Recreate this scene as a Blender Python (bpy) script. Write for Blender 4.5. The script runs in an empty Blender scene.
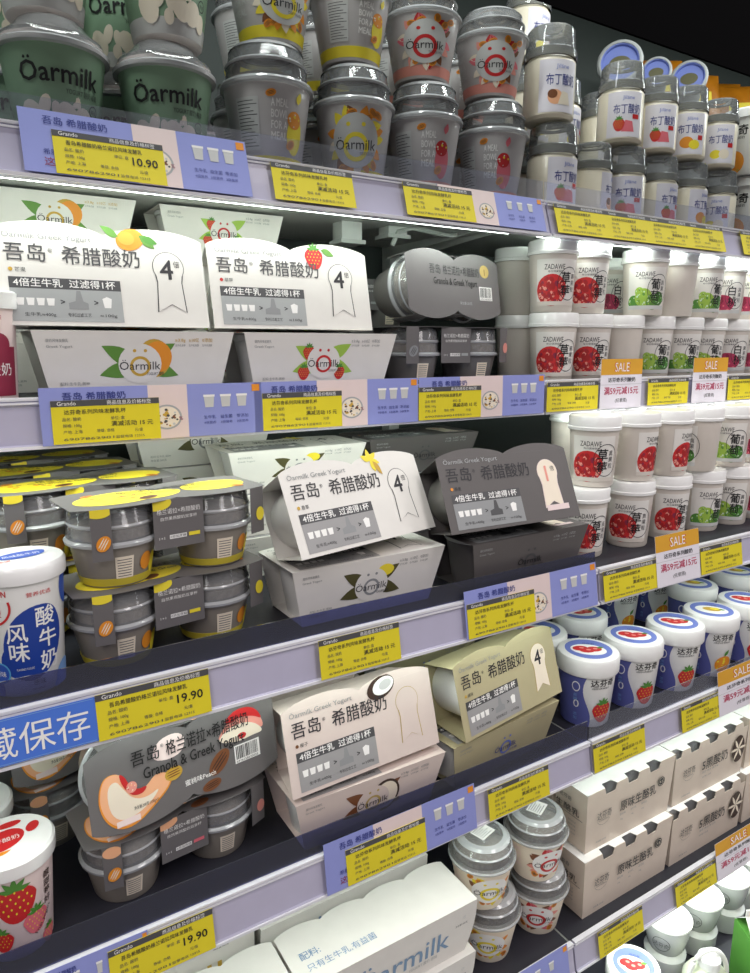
import bpy, bmesh, math, random
from mathutils import Vector, Matrix
from mathutils.geometry import tessellate_polygon
random.seed(7)
R = math.radians
sc = bpy.context.scene
COL = sc.collection
ZC = 1.6                     # eye height of the photographer above the floor

# ------------------------------------------------------------------ camera
FPX, CX, CY = 700.0, 375.0, 486.5
TH = math.atan(139.5 / FPX); PS = R(31.8)
VF = Vector((math.sin(PS) * math.cos(TH), math.cos(PS) * math.cos(TH), -math.sin(TH)))
VR = Vector((math.cos(PS), -math.sin(PS), 0)); VU = VR.cross(VF)
cd = bpy.data.cameras.new('camera'); cam = bpy.data.objects.new('camera', cd); COL.objects.link(cam)
m = Matrix((VR, VU, -VF)).transposed().to_4x4(); m.translation = (0, 0, ZC); cam.matrix_world = m
cd.sensor_width = 36; cd.lens = 36 * FPX / 973; cd.clip_start = 0.02; sc.camera = cam

def ray(x, y): return VF + VR * ((x - CX) / FPX) + VU * ((CY - y) / FPX)
def aty(x, y, d): r = ray(x, y); return r * (d / r.y)            # relative to the eye
def atz(x, y, z): r = ray(x, y); return r * (z / r.z)
def xof(px, Y, z):
    k = px - CX
    return (FPX * Y * VR.y - k * (Y * VF.y + z * VF.z)) / (k * VF.x - FPX * VR.x)

# ------------------------------------------------------------------ materials
def lin(h):
    h = h.lstrip('#'); v = [int(h[i:i + 2], 16) / 255 for i in (0, 2, 4)]
    return tuple(c / 12.92 if c <= .04045 else ((c + .055) / 1.055) ** 2.4 for c in v)
MATS = {}
def mat(name, col, rough=.5, metal=0, var=.05, scale=40, coat=0, bump=0):
    if name in MATS: return MATS[name]
    m = bpy.data.materials.new(name); m.use_nodes = True; nt = m.node_tree
    b = nt.nodes['Principled BSDF']; c = lin(col)
    b.inputs['Roughness'].default_value = rough; b.inputs['Metallic'].default_value = metal
    b.inputs['Coat Weight'].default_value = coat; b.inputs['Coat Roughness'].default_value = .15
    tc = nt.nodes.new('ShaderNodeTexCoord'); nz = nt.nodes.new('ShaderNodeTexNoise'); nz.inputs['Scale'].default_value = scale
    nt.links.new(tc.outputs['Object'], nz.inputs['Vector'])
    mx = nt.nodes.new('ShaderNodeMix'); mx.data_type = 'RGBA'
    mx.inputs[6].default_value = (*[max(0, x * (1 - var)) for x in c], 1)
    mx.inputs[7].default_value = (*[min(1, x * (1 + var)) for x in c], 1)
    nt.links.new(nz.outputs['Fac'], mx.inputs[0]); nt.links.new(mx.outputs[2], b.inputs['Base Color'])
    if bump:
        bp = nt.nodes.new('ShaderNodeBump'); bp.inputs['Strength'].default_value = bump; bp.inputs['Distance'].default_value = .002
        nt.links.new(nz.outputs['Fac'], bp.inputs['Height']); nt.links.new(bp.outputs[0], b.inputs['Normal'])
    MATS[name] = m; return m
def clear(name, tint='ffffff', haze=.1, gloss=.35, rough=.06):
    m = bpy.data.materials.new(name); m.use_nodes = True; nt = m.node_tree; nt.nodes.clear()
    out = nt.nodes.new('ShaderNodeOutputMaterial'); t = nt.nodes.new('ShaderNodeBsdfTransparent'); g = nt.nodes.new('ShaderNodeBsdfGlossy')
    d = nt.nodes.new('ShaderNodeBsdfDiffuse'); m1 = nt.nodes.new('ShaderNodeMixShader'); m2 = nt.nodes.new('ShaderNodeMixShader')
    lw = nt.nodes.new('ShaderNodeLayerWeight'); lw.inputs[0].default_value = gloss
    nz = nt.nodes.new('ShaderNodeTexNoise'); nz.inputs['Scale'].default_value = 60; bp = nt.nodes.new('ShaderNodeBump'); bp.inputs['Strength'].default_value = .04
    bp.inputs['Distance'].default_value = .002
    nt.links.new(nz.outputs['Fac'], bp.inputs['Height']); nt.links.new(bp.outputs[0], g.inputs['Normal'])
    t.inputs[0].default_value = (*lin(tint), 1); g.inputs['Roughness'].default_value = rough
    d.inputs[0].default_value = (.8, .82, .84, 1)
    m1.inputs[0].default_value = haze
    nt.links.new(t.outputs[0], m1.inputs[1]); nt.links.new(d.outputs[0], m1.inputs[2])
    nt.links.new(lw.outputs['Fresnel'], m2.inputs[0]); nt.links.new(m1.outputs[0], m2.inputs[1]); nt.links.new(g.outputs[0], m2.inputs[2])
    nt.links.new(m2.outputs[0], out.inputs[0]); MATS[name] = m; return m
def emit(name, col, s):
    m = bpy.data.materials.new(name); m.use_nodes = True; b = m.node_tree.nodes['Principled BSDF']
    b.inputs['Base Color'].default_value = (*lin(col), 1); b.inputs['Emission Color'].default_value = (*lin(col), 1)
    b.inputs['Emission Strength'].default_value = s; MATS[name] = m; return m

P = dict(indigo='5a60a2', panel='9c9b9b', cartonboard='d6c8b9', white='f2f1ee', card='e4e1db', pinkcard='d9cac2', olivecard='b5ac88', darkcard='5c5857', granola='6d6a6a', lilac='9098d6', beige='e6d3d0',
         yellow='e2d226', black='141416', ink='2b2a2e', grey='8f9192', midgrey='a8abab', lightgrey='c9cac8', darkgrey='4b4b4d', red='c8282a', berry='a81e20',
         pink='e0707c', magenta='b8375c', green='4f8a36', lightgreen='9cc04a', leaf='5f8f3a', orange='e8932a', gold='c9a23c', brown='7a4a2a',
         darkbrown='3e2a20', cream='efe3cf', peach='f2b58a', blue='2f56b4', deepblue='1c3f98', lightblue='7ba6dd', cupgreen='86a588',
         navy='2e3a86', periwinkle='6c7cc4', lemon='f0dc3a', salmon='e89a8c', cyan='5aa8d6', bluegrey='7897b8', saleorange='d9a12e',
         tagwhite='e6e2ea', silver='c8c9cb', signblue='4a78d8', palepink='f0dcd8', maroon='8e2440', mint='cfe6c8', foil='b9bbbd', brass='b9a05e')
for k, v in P.items():
    mat(k, v, rough=.42 if k in ('granola', 'darkcard', 'white') else .5)
mat('plasticwhite', 'f0f0ec', .3, coat=.3); mat('lidwhite', 'f3f3f1', .28, coat=.4)
mat('milky', 'd8d0c6', .35, coat=.3); mat('custard', 'e9e0cb', .35, coat=.4); mat('steel', '9a9ca0', .3, .8)
mat('rail', 'b9b6cc', .35, coat=.3); mat('railtrim', 'e8e8ee', .3, coat=.4); mat('deck', '26262f', .5, bump=.2)
mat('deckpaint', 'c9ccc8', .5); mat('backpanel', '39423f', .55, bump=.1); mat('backwhite', 'c4cbc4', .5); mat('blackpaint', '030304', .95); MATS['blackpaint'].node_tree.nodes['Principled BSDF'].inputs['Specular IOR Level'].default_value = .05
mat('pouch', 'c07818', .3, coat=.5, var=.2); mat('olive', '54502c', .5); mat('darkcup', '6b6866', .35, coat=.3); mat('bottlewhite', 'dde3cc', .35, coat=.3); mat('granolafill', '8a7c6c', .8, var=.5, scale=150, bump=.8)
mat('granolayellow', 'c9b83a', .4); mat('ledhouse', 'e6ece6', .4); mat('cable', 'b8bcb8', .5); mat('floortile', 'b8b4ac', .35); mat('packcup', '8d867c', .35, coat=.3); mat('greycup', 'c2bebd', .35, coat=.3)
clear('clearlid', 'f6f8f8', .20, .34, .05); clear('clearrim', 'f4f6f6', .48, .4, .05); clear('clearguard', 'eceef6', .06, .10, .12)
clear('darkguard', '9096c8', .05, .18, .12); clear('milkclear', 'f0f0ea', .5, .3, .2)
emit('tube', 'f0fff4', 7)

# ------------------------------------------------------------------ 2-D artwork
fc = bpy.data.curves.new('glyphs', 'FONT'); fo = bpy.data.objects.new('glyphs', fc); COL.objects.link(fo)
fc.resolution_u = 2
TXT = {}
def glyphs(s, bold):
    k = (s, bold)
    if k not in TXT:
        fc.body = s; fc.offset = bold; fc.size = 1
        bpy.context.view_layer.update()
        me = fo.evaluated_get(bpy.context.evaluated_depsgraph_get()).to_mesh()
        vs = [(v.co.x, v.co.y) for v in me.vertices]; fs = [tuple(p.vertices) for p in me.polygons]
        fo.to_mesh_clear()
        if vs:
            x0 = min(v[0] for v in vs); x1 = max(v[0] for v in vs)
        else: x0 = x1 = 0
        TXT[k] = ([(v[0] - x0, v[1]) for v in vs], fs, x1 - x0)
    return TXT[k]
class Art:
    def __init__(s): s.it = []
    def raw(s, vs, fs, m, l): s.it.append((vs, fs, m, l + .012 * len(s.it)))
    def text(s, t, x, y, h, m='ink', l=3, a='l', w=None, bold=0, rot=0, sx=1):
        vs, fs, W = glyphs(t, 0); k = h * sx
        if bold:
            bb = min(bold, .02) * 1.2 * h
            for q_, p_ in ((bb, 0), (bb * .5, bb)): s.text(t, x + q_, y + p_, h, m, l, a, w, 0, rot, sx)
        if w and W: k = w / W
        dx = {'l': 0, 'c': -.5, 'r': -1}[a] * W
        c, n = math.cos(R(rot)), math.sin(R(rot)); o = []
        for u, v in vs:
            p, q = (u + dx) * k, v * h; o.append((x + p * c - q * n, y + p * n + q * c))
        s.raw(o, fs, m, l)
    def poly(s, pts, m, l=1, sm=0):
        for _ in range(sm): pts = [q for i in range(len(pts)) for q in ((pts[i][0] * .75 + pts[(i + 1) % len(pts)][0] * .25, pts[i][1] * .75 + pts[(i + 1) % len(pts)][1] * .25), (pts[i][0] * .25 + pts[(i + 1) % len(pts)][0] * .75, pts[i][1] * .25 + pts[(i + 1) % len(pts)][1] * .75))]
        tri = tessellate_polygon([[Vector((p[0], p[1], 0)) for p in pts]]); s.raw(list(pts), [tuple(t) for t in tri], m, l)
    def rect(s, x0, y0, x1, y1, m, l=1): s.raw([(x0, y0), (x1, y0), (x1, y1), (x0, y1)], [(0, 1, 2, 3)], m, l)
    def ell(s, x, y, rx, ry=None, m='white', l=1, n=24, rot=0, a0=0, a1=360):
        ry = rx if ry is None else ry; c, q = math.cos(R(rot)), math.sin(R(rot)); pts = []
        for i in range(n):
            a = R(a0 + (a1 - a0) * i / (n if a1 - a0 == 360 else n - 1)); u, v = rx * math.cos(a), ry * math.sin(a); pts.append((x + u * c - v * q, y + u * q + v * c))
        s.poly(pts, m, l)
    def ring(s, x, y, r, w, m, l=1, n=28, ry=None, a0=0, a1=360):
        vs, fs = [], []; f = (ry or r) / r
        for i in range(n + 1):
            a = R(a0 + (a1 - a0) * i / n)
            for q in (r, r - w): vs.append((x + q * math.cos(a), y + f * q * math.sin(a)))
        for i in range(n): fs.append((2 * i, 2 * i + 1, 2 * i + 3, 2 * i + 2))
        s.raw(vs, fs, m, l)
    def leaf(s, x, y, L, w, rot, m='leaf', l=2):
        pts = [(L * t, w * math.sin(math.pi * t ** .8)) for t in [i / 8 for i in range(9)]] + [(L * t, -w * .8 * math.sin(math.pi * t)) for t in [i / 8 for i in range(7, 0, -1)]]
        c, q = math.cos(R(rot)), math.sin(R(rot)); s.poly([(x + u * c - v * q, y + u * q + v * c) for u, v in pts], m, l)
    def scale(s, sx, sy):
        s.it = [([(u * sx, v * sy) for u, v in vs], fs, m, l) for vs, fs, m, l in s.it]; return s
    def clip(s, x0, y0, x1, y1):
        o = []
        for vs, fs, m, l in s.it:
            if vs and (min(v[0] for v in vs) < x0 or max(v[0] for v in vs) > x1 or min(v[1] for v in vs) < y0 or max(v[1] for v in vs) > y1):
                bm = bmesh.new(); bv = [bm.verts.new((v[0], v[1], 0)) for v in vs]
                for f in fs:
                    try: bm.faces.new([bv[i] for i in f])
                    except ValueError: pass
                for co, no in (((x0, 0, 0), (-1, 0, 0)), ((x1, 0, 0), (1, 0, 0)), ((0, y0, 0), (0, -1, 0)), ((0, y1, 0), (0, 1, 0))):
                    bmesh.ops.bisect_plane(bm, geom=bm.verts[:] + bm.edges[:] + bm.faces[:], plane_co=co, plane_no=no, clear_outer=True)
                bm.verts.index_update(); vs = [(v.co.x, v.co.y) for v in bm.verts]; fs = [tuple(v.index for v in f.verts) for f in bm.faces]; bm.free()
            o.append((vs, fs, m, l))
        s.it = o; return s
    def berry(s, x, y, r, l=2, body='red', seed='lemon', tall=1.15, cap=True):
        pts = []
        for i in range(28):
            a = 2 * math.pi * i / 28; k = 1 - .18 * max(0, -math.sin(a)) * abs(math.cos(a)); pts.append((x + r * math.cos(a) * k * (.95 if math.sin(a) > 0 else .9), y + r * tall * math.sin(a) * (1 if math.sin(a) < 0 else .75)))
        s.poly(pts, body, l)
        for i in range(-2, 3):
            for j in range(-3, 3):
                u, v = i * .34 * r + (j % 2) * .16 * r, j * .3 * r
                if (u / r) ** 2 + (v / r / tall) ** 2 < .55: s.ell(x + u, y + v, r * .045, r * .07, seed, l + 1, 6)
        if cap:
            for k in range(5): s.leaf(x, y + r * .68, r * .7, r * .14, 10 + 40 * k, 'green', l + 2)
    def orb(s, x, y, r, base, spots, n, l=2, ry=None, seed=3):
        rn = random.Random(seed); s.ell(x, y, r, ry or r, base, l)
        for i in range(n):
            a = rn.uniform(0, 6.28); q = math.sqrt(rn.random()) * .85; s.ell(x + r * q * math.cos(a), y + (ry or r) * q * math.sin(a), r * rn.uniform(.07, .14), None, rn.choice(spots), l + 1, 8)
    def nut(s, x, y, rx, ry, rot, m='orange', m2='brown', l=3):
        s.ell(x, y, rx, ry, m, l, 20, rot)
        c, q = math.cos(R(rot)), math.sin(R(rot))
        for k in (-.45, 0, .45):
            s.ell(x - q * ry * k * .8, y + c * ry * k * .8, rx * .8 * math.sqrt(1 - k * k), ry * .09, m2, l + 1, 12, rot)
def cut_art(vs, fs, step):
    bm = bmesh.new(); bv = [bm.verts.new((v[0], v[1], 0)) for v in vs]
    for f in fs:
        try: bm.faces.new([bv[i] for i in f])
        except ValueError: pass
    x0 = min(v[0] for v in vs); x1 = max(v[0] for v in vs)
    k = math.ceil(x0 / step)
    while k * step < x1:
        bmesh.ops.bisect_plane(bm, geom=bm.verts[:] + bm.edges[:] + bm.faces[:], plane_co=(k * step, 0, 0), plane_no=(1, 0, 0)); k += 1
    bm.verts.index_update(); o = [(v.co.x, v.co.y) for v in bm.verts]; ff = [tuple(v.index for v in f.verts) for f in bm.faces]; bm.free()
    return o, ff

# ------------------------------------------------------------------ mesh builder
class MB:
    def __init__(s): s.v = []; s.f = []; s.m = []; s.mats = []
    def mi(s, n):
        if n not in s.mats: s.mats.append(n)
        return s.mats.index(n)
    def add(s, vs, fs, m, M=None):
        b = len(s.v); i = s.mi(m)
        s.v += [tuple(M @ Vector(v)) if M else tuple(v) for v in vs]
        for f in fs: s.f.append(tuple(b + k for k in f)); s.m.append(i)
    def box(s, x0, x1, y0, y1, z0, z1, m, M=None):
        s.add([(x, y, z) for z in (z0, z1) for y in (y0, y1) for x in (x0, x1)],
              [(0, 2, 3, 1), (4, 5, 7, 6), (0, 1, 5, 4), (2, 6, 7, 3), (0, 4, 6, 2), (1, 3, 7, 5)], m, M)
    def lathe(s, prof, m, seg=40, M=None, a0=0, sq=None):
        vs, fs = [], []; n = len(prof)
        for i in range(seg):
            a = 2 * math.pi * i / seg
            k = 1
            if sq: c_, s_ = abs(math.cos(a)), abs(math.sin(a)); k = (c_ ** sq + s_ ** sq) ** (-1 / sq)
            for r, z in prof: vs.append((r * k * math.sin(a), -r * k * math.cos(a), z))
        for i in range(seg):
            j = (i + 1) % seg
            for q in range(n - 1):
                a, b, c, d = i * n + q, j * n + q, j * n + q + 1, i * n + q + 1
                if prof[q][0] < 1e-6: fs.append((a, c, d))
                elif prof[q + 1][0] < 1e-6: fs.append((a, b, d))
                else: fs.append((a, b, c, d))
        s.add(vs, fs, m, M)
    def slab(s, pts, n, t, m, M=None):
        pts = [Vector(p) for p in pts]; n = Vector(n).normalized(); k = len(pts)
        tri = tessellate_polygon([pts]); back = [p - n * t for p in pts]
        fs = [tuple(q) for q in tri] + [tuple(k + i for i in reversed(q)) for q in tri] + [(i, (i + 1) % k, k + (i + 1) % k, k + i) for i in range(k)]
        s.add(pts + back, fs, m, M)
    def tube(s, pts, r, m, seg=8, M=None):
        pts = [Vector(p) for p in pts]; vs, fs = [], []
        for i, p in enumerate(pts):
            d = (pts[min(i + 1, len(pts) - 1)] - pts[max(i - 1, 0)]).normalized()
            u = d.cross(Vector((0, 0, 1)) if abs(d.z) < .9 else Vector((1, 0, 0))).normalized(); w = d.cross(u)
            for k in range(seg):
                a = 2 * math.pi * k / seg; vs.append(p + u * (r * math.cos(a)) + w * (r * math.sin(a)))
        for i in range(len(pts) - 1):
            for k in range(seg): fs.append((i * seg + k, i * seg + (k + 1) % seg, (i + 1) * seg + (k + 1) % seg, (i + 1) * seg + k))
        fs += [tuple(reversed(range(seg))), tuple((len(pts) - 1) * seg + k for k in range(seg))]
        s.add(vs, fs, m, M)
    def art_flat(s, art, O, U, V, lift=.0002):
        O, U, V = Vector(O), Vector(U).normalized(), Vector(V).normalized(); N = U.cross(V)
        for vs, fs, m, l in art.it:
            if vs: s.add([O + U * u + V * v + N * (lift + l * .00012) for u, v in vs], fs, m)
    def art_cone(s, art, r0, r1, h, z0=0, lift=.00025, ang=0):
        for vs, fs, m, l in art.it:
            if not vs: continue
            v2, f2 = cut_art(vs, fs, .004); rm = (r0 + r1) / 2; o = []
            for u, v in v2:
                r = r0 + (r1 - r0) * v / h + lift + l * .00012; a = u / rm + ang
                o.append((r * math.sin(a), -r * math.cos(a), z0 + v))
            s.add(o, f2, m)
    def build(s, name, parent=None, smooth=35):
        me = bpy.data.meshes.new(name); me.from_pydata(s.v, [], s.f)
        for n in s.mats: me.materials.append(MATS[n])
        me.polygons.foreach_set('material_index', s.m); me.validate(); me.update()
        if smooth:
            me.polygons.foreach_set('use_smooth', [True] * len(me.polygons)); me.set_sharp_from_angle(angle=R(smooth))
        o = bpy.data.objects.new(name, me); COL.objects.link(o); o.parent = parent; return o

def thing(name, label='', cat='', group=None):
    o = bpy.data.objects.new(name, None); COL.objects.link(o); o.empty_display_size = .02
    tag(o, label, cat, group); return o
def tag(o, label, cat, group=None, kind=None):
    if label: o['label'] = label
    if cat: o['category'] = cat
    if group: o['group'] = group
    if kind: o['kind'] = kind
    return o
def dup(o, parent=None):
    c = o.copy(); COL.objects.link(c); c.parent = parent
    for ch in list(o.children): dup(ch, c)
    return c
USED = set()
def use(proto, label, group=None):
    if proto.name in USED: o = dup(proto)
    else: o = proto; USED.add(proto.name)
    o['label'] = label
    if group: o['group'] = group
    return o
def put(o, x, y, z, rz=0, rx=0, ry=0, s=1):
    o.matrix_world = Matrix.Translation((x, y, z + ZC)) @ Matrix.Rotation(rz, 4, 'Z') @ Matrix.Rotation(rx, 4, 'X') @ Matrix.Rotation(ry, 4, 'Y') @ Matrix.Diagonal((s, s, s, 1)) if not isinstance(s, tuple) else Matrix.Translation((x, y, z + ZC)) @ Matrix.Rotation(rz, 4, 'Z') @ Matrix.Rotation(rx, 4, 'X') @ Matrix.Diagonal((*s, 1))
    return o
def put_edge(o, PL, PR, z, loc, tilt=0, s=1):
    """o so that its local front edge (centre loc) lies on the line PL-PR at height z"""
    PL, PR = Vector(PL[:2]), Vector(PR[:2]); yaw = math.atan2(PR.y - PL.y, PR.x - PL.x); mid = (PL + PR) / 2
    M = Matrix.Rotation(yaw, 4, 'Z') @ Matrix.Rotation(tilt, 4, 'X'); off = M @ (Vector(loc) * s)
    return put(o, mid.x - off.x, mid.y - off.y, z - off.z, yaw, tilt, 0, s)

# ------------------------------------------------------------------ shelves (heights relative to the eye)
S = [.210, -.058, -.332, -.611, -.985]
FY = [.817, .800, .675, .668, .675]
DL = [.016, .001, .008, .008, .010]
JX = .810; X0, X1, YB = -.35, 2.9, 1.26
def rail_frame(i):
    "origin (top edge of the rail face), down vector, outward normal"
    d = Vector((0, -DL[i], -.05)).normalized(); return FY[i], S[i] + .005, d, Vector((0, d.z, -d.y)) * 1
for i in range(5):
    for b, (xa, xb) in enumerate(((X0, JX - .002), (JX + .002, X1))):
        if i == 0: pass
        lab = ['top', 'second', 'third', 'fourth', 'lowest visible'][i] + ' shelf from above in the ' + ['left', 'right'][b] + ' bay with lavender price rail'
        t = thing('refrigerator_shelf', lab, 'shelf'); put(t, 0, 0, 0)
        y, z, d, n = rail_frame(i)
        q = MB(); q.box(xa, xb, y + .006, YB - .035, z - .022, z - .0056, 'deckpaint'); q.box(xa, xb, y + .006, YB - .036, z - .0057, z - .005, 'deck'); q.build('deck', t)
        q = MB()   # extruded rail profile
        pr = [(0, 0), (0.006, .0), (.006, -.05), (-DL[i], -.05), (-DL[i], -.0475), (-DL[i] * .95 + .0016, -.0465), (.0016 - DL[i] * .15, -.0075), (-.001, -.0055)]
        pts = [(xa, y + p[0], z + p[1]) for p in pr]; q.slab(pts, (-1, 0, 0), xb - xa, 'rail'); q.box(xa, xb, y - .0025, y + .006, z, z + .002, 'railtrim')
        q.box(xa, xb, y - .0022, y - .0004, z - .0012, z, 'railtrim'); q.box(xa, xb, y - .0024, y - .0004, z - .0048, z - .0028, 'railtrim'); q.box(xa, xb, y - DL[i] - .002, y - DL[i] + .001, z - .0515, z - .048, 'railtrim')
        q.build('price_rail', t)
        g = {0: .03, 2: .028, 3: .034, 4: .0}[i] if i != 1 else 0
        if i == 2 and b == 1: g = 0
        if g:
            q = MB(); q.slab([(xa, y + .004, z + .002), (xb, y + .004, z + .002), (xb, y + .004 + g * .06, z + g), (xa, y + .004 + g * .06, z + g)], (0, -1, 0), .0012, 'clearguard' if (b == 1 or i == 0) else 'darkguard'); q.build('front_guard', t)
        q = MB(); q.box(xa + .01, xb - .01, y + .0065, y + .056, z - .034, z - .0222, 'ledhouse'); h_ = q.build('light_housing', t)
        q = MB(); Mt = Matrix.Translation((xa + .03, y + (.046 if i == 0 else .019), z - .0385)) @ Matrix.Rotation(R(90), 4, 'Y')
        q.lathe([(0, 0), (.0045, 0), (.0045, xb - xa - .06), (0, xb - xa - .06)], 'tube', 12, Mt); q.build('light_tube', h_)
        for xx in (xa + .02, xb - .02):
            q = MB(); q.slab([(xx, y + .06, z - .022), (xx, YB - .035, z - .022), (xx, YB - .035, z - .044), (xx, y + .2, z - .030)], (1, 0, 0), .003, 'deckpaint'); q.build('bracket', t)
        for p in t.children_recursive: p.location.z += 0

# setting
def struct(o): o['kind'] = 'structure'; return o
q = MB(); q.box(X0, X1, YB, YB + .04, -1.58, .75, 'backpanel'); o = struct(q.build('wall_back')); o.location.z = ZC
q = MB(); q.box(-2.5, 5, -3, YB + .3, -1.62, -1.6, 'floortile'); o = struct(q.build('floor')); o.location.z = ZC
q = MB(); q.box(X0 - .05, X0, .55, YB + .04, -1.6, .75, 'backwhite'); o = struct(q.build('wall_left')); o.location.z = ZC
q = MB(); q.box(X1, X1 + .05, .55, YB + .04, -1.6, .75, 'backwhite'); o = struct(q.build('wall_right')); o.location.z = ZC
t = thing('refrigerator_case', 'black canopy and front kick of the open dairy refrigerator', 'refrigerator'); put(t, 0, 0, 0)
q = MB(); q.box(X0 - .06, X1 + .06, .70, YB + .04, .735, .80, 'blackpaint'); q.build('canopy_top', t)
q = MB(); q.slab([(X0 - .06, .70, .412), (X0 - .06, .70, .80), (X0 - .06, .62, .80), (X0 - .06, .60, .412 - .06)], (-1, 0, 0), X1 - X0 + .12, 'blackpaint'); q.build('canopy_front', t)
q = MB(); q.box(X0, X1, .56, YB, -1.33, -1.29, 'deck'); q.build('base_deck', t)
q = MB(); q.box(X0, X1, .50, .56, -1.6, -1.27, 'backwhite'); q.build('base_front', t)
q = MB(); q.box(JX - .012, JX + .012, YB - .03, YB - .001, -1.3, .7, 'deckpaint'); q.build('upright', t)
for p in t.children: pass

# ------------------------------------------------------------------ tags and cards
def on_rail(o, i, pxl, pxr, w0, h0, h, lift, up=0, out=.003):
    y, z, d, n = rail_frame(i); yy = y + d.y * .025 - out
    zz = z - .025
    xl, xr = xof(pxl, yy, zz), xof(pxr, yy, zz)
    s = (xr - xl) / w0; sz = h / h0
    tl = math.atan2(DL[i], .05)
    # local origin: bottom centre of the card, +z up
    M = Matrix.Translation(((xl + xr) / 2, y - out, z + ZC)) @ Matrix.Rotation(-tl, 4, 'X') @ Matrix.Translation((0, 0, -.0485 + lift)) @ Matrix.Diagonal((s, 1, sz, 1))
    o.matrix_world = M; return o
def tag_proto(price, style=0):
    o = MB(); w, h = .11, .046
    o.box(-w / 2, w / 2, 0, .0006, 0, h, 'yellow')
    a = Art(); a.rect(0, h - .0065, w, h, 'darkgrey', 0)
    a.text('Grando', .006, h - .0052, .006, 'white'); a.text('商品信息及价格标签', w * .5, h - .0054, .0052, 'white', w=w * .42)
    a.text('吾岛希腊酸奶格兰诺拉风味发酵乳' if price != 'p' else '达芬奇系列风味发酵乳杯', .012, h - .0145, .0055, 'ink', w=.062 if price == 'p' else .075, bold=.01)
    for k, tx in enumerate(('品名: 酸奶', '规格: 100g', '产地: 上海')): a.text(tx, .010, h - .0215 - .0068 * k, .0042, 'darkgrey')
    a.text('单位: 盒', .058, h - .022, .0042, 'darkgrey'); a.text('等级: 合格', .043, h - .035, .004, 'darkgrey')
    a.text('6907862901', .010, .0035, .0038, 'darkgrey', w=.05); a.text('监督电话 12315', .062, .0035, .0035, 'darkgrey', w=.03)
    if price == 'p': a.text('满减活动 15 元', .058, h - .029, .0062, 'ink', w=.044, bold=.012)
    else: a.text(price, .076, h - .028, .0125, 'black', w=.026, bold=.02)
    a.text('元/盒', .082, h - .036, .004, 'darkgrey')
    o.art_flat(a, (-w / 2, 0, 0), (1, 0, 0), (0, 0, 1)); return o.build('price_tag')
TP = {k: tag_proto(k) for k in ('10.90', '19.90', 'p')}
SN = ['top', 'second', 'third', 'fourth', 'lowest']
def ptag(i, a, b, k='p', label=''):
    o = use(TP[k], label); o['category'] = 'price tag'; on_rail(o, i, a, b, .11, .046, .0455, .001, out=.0055); return o
def card(i, pl, pr, fr, label, h=.060, warm=True):
    """lilac advertising card: fr = (lilac end, bowl end) as fractions"""
    w, hh = .20, .06; o = MB(); o.box(-w / 2, w / 2, 0, .0005, 0, hh, 'lilac'); a = Art()
    f0, f1, f2 = fr
    a.rect(w * f0, 0, w * f1, hh, 'beige', 0)
    if f1 > f0:
        bx = w * (f0 + f1) / 2 + .006 if warm == 2 else w * f1 - .02; a.ring(bx, .024, .014, .0018, 'midgrey', 1); a.orb(bx, .024, .0118, 'cream', ['brown', 'lightgrey', 'darkgrey', 'gold'], 34, 2); a.text('%', w * f1 - .009, .020, .006, 'maroon')
    L = w * f1
    for k in range(3):
        cx_ = L + (w - L) * (.28 + .22 * k); a.poly([(cx_ - .005, .045), (cx_ + .005, .045), (cx_ + .004, .033), (cx_ - .004, .033)], 'lightgrey', 1); a.rect(cx_ - .0055, .045, cx_ + .0055, .0475, 'white', 2)
        a.text(('生牛乳', '益生菌', '零添加')[k], cx_ - .006, .020, .0045, 'navy', w=.012); a.text('%d倍营养' % (4 - k), cx_ - .006, .014, .0035, 'navy', w=.012)
    a.rect(w - .010, .050, w - .002, .058, 'orange', 1)
    if f0 > .05: a.text('吾岛 希腊酸奶', .018, .0475, .0085, 'navy', bold=.015); a.text('希腊酸奶', .016, .018, .006, 'navy'); a.text('这杯', .016, .0075, .009, 'maroon')
    o.art_flat(a, (-w / 2, 0, 0), (1, 0, 0), (0, 0, 1)); ob = o.build('promotional_card'); tag(ob, label, 'card', 'lilac cards on the price rails')
    on_rail(ob, i, pl, pr, w, hh, h, 0, out=.0046)
card(0, 22, 250, (.46, .66, 1), 'large lilac and beige advertising card behind the 10.90 tag on the top rail', .066)
card(0, 440, 544, (0, .52, 1), 'lilac advertising card with bowl picture at right end of left top rail', .050)
card(1, 41, 262, (.45, .63, 1), 'widest lilac advertising card on the second rail, at its left', .060)
card(1, 255, 418, (.35, .66, 1), 'lilac advertising card in the middle of the second rail', .060)
card(1, 419, 544, (.3, .64, 1), 'lilac advertising card at the bay joint on the second rail', .060)
card(2, 466, 597, (.3, .62, 1), 'lilac advertising card under the dark grey boxes on the third rail', .064)
card(3, 326, 476, (.3, .62, 1), 'lilac advertising card under the coconut boxes on the fourth rail', .064)
card(4, 470, 569, (.1, .35, 1), 'lilac advertising card on the lowest rail, cut by the bottom edge', .060)
card(3, 36, 150, (.1, .1, 1), 'lilac advertising card behind the 19.90 tag on the fourth rail', .052)
ptag(0, 54, 165, '10.90', 'yellow price tag reading 10.90 on the top rail')
ptag(0, 273, 354, 'p', 'yellow price tag alone on the top rail under yellow dome cups')
ptag(0, 405, 474, 'p', 'yellow price tag left of the bowl picture on the top rail')
for a, b, l in ((556, 608, 'first yellow tag of the continuous yellow run on right top rail'), (608, 650, 'second yellow tag of the continuous yellow run on right top rail'),
                (650, 690, 'third yellow tag of the continuous yellow run on right top rail'), (690, 724, 'last yellow tag of the continuous run before the blank gap'), (742, 785, 'yellow tag cut by the right edge on the top rail')):
    ptag(0, a, b, 'p', l)
ptag(1, 52, 160, 'p', 'large yellow price tag at left on second rail over lilac card')
ptag(1, 263, 342, 'p', 'yellow price tag in the middle of the second rail')
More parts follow.
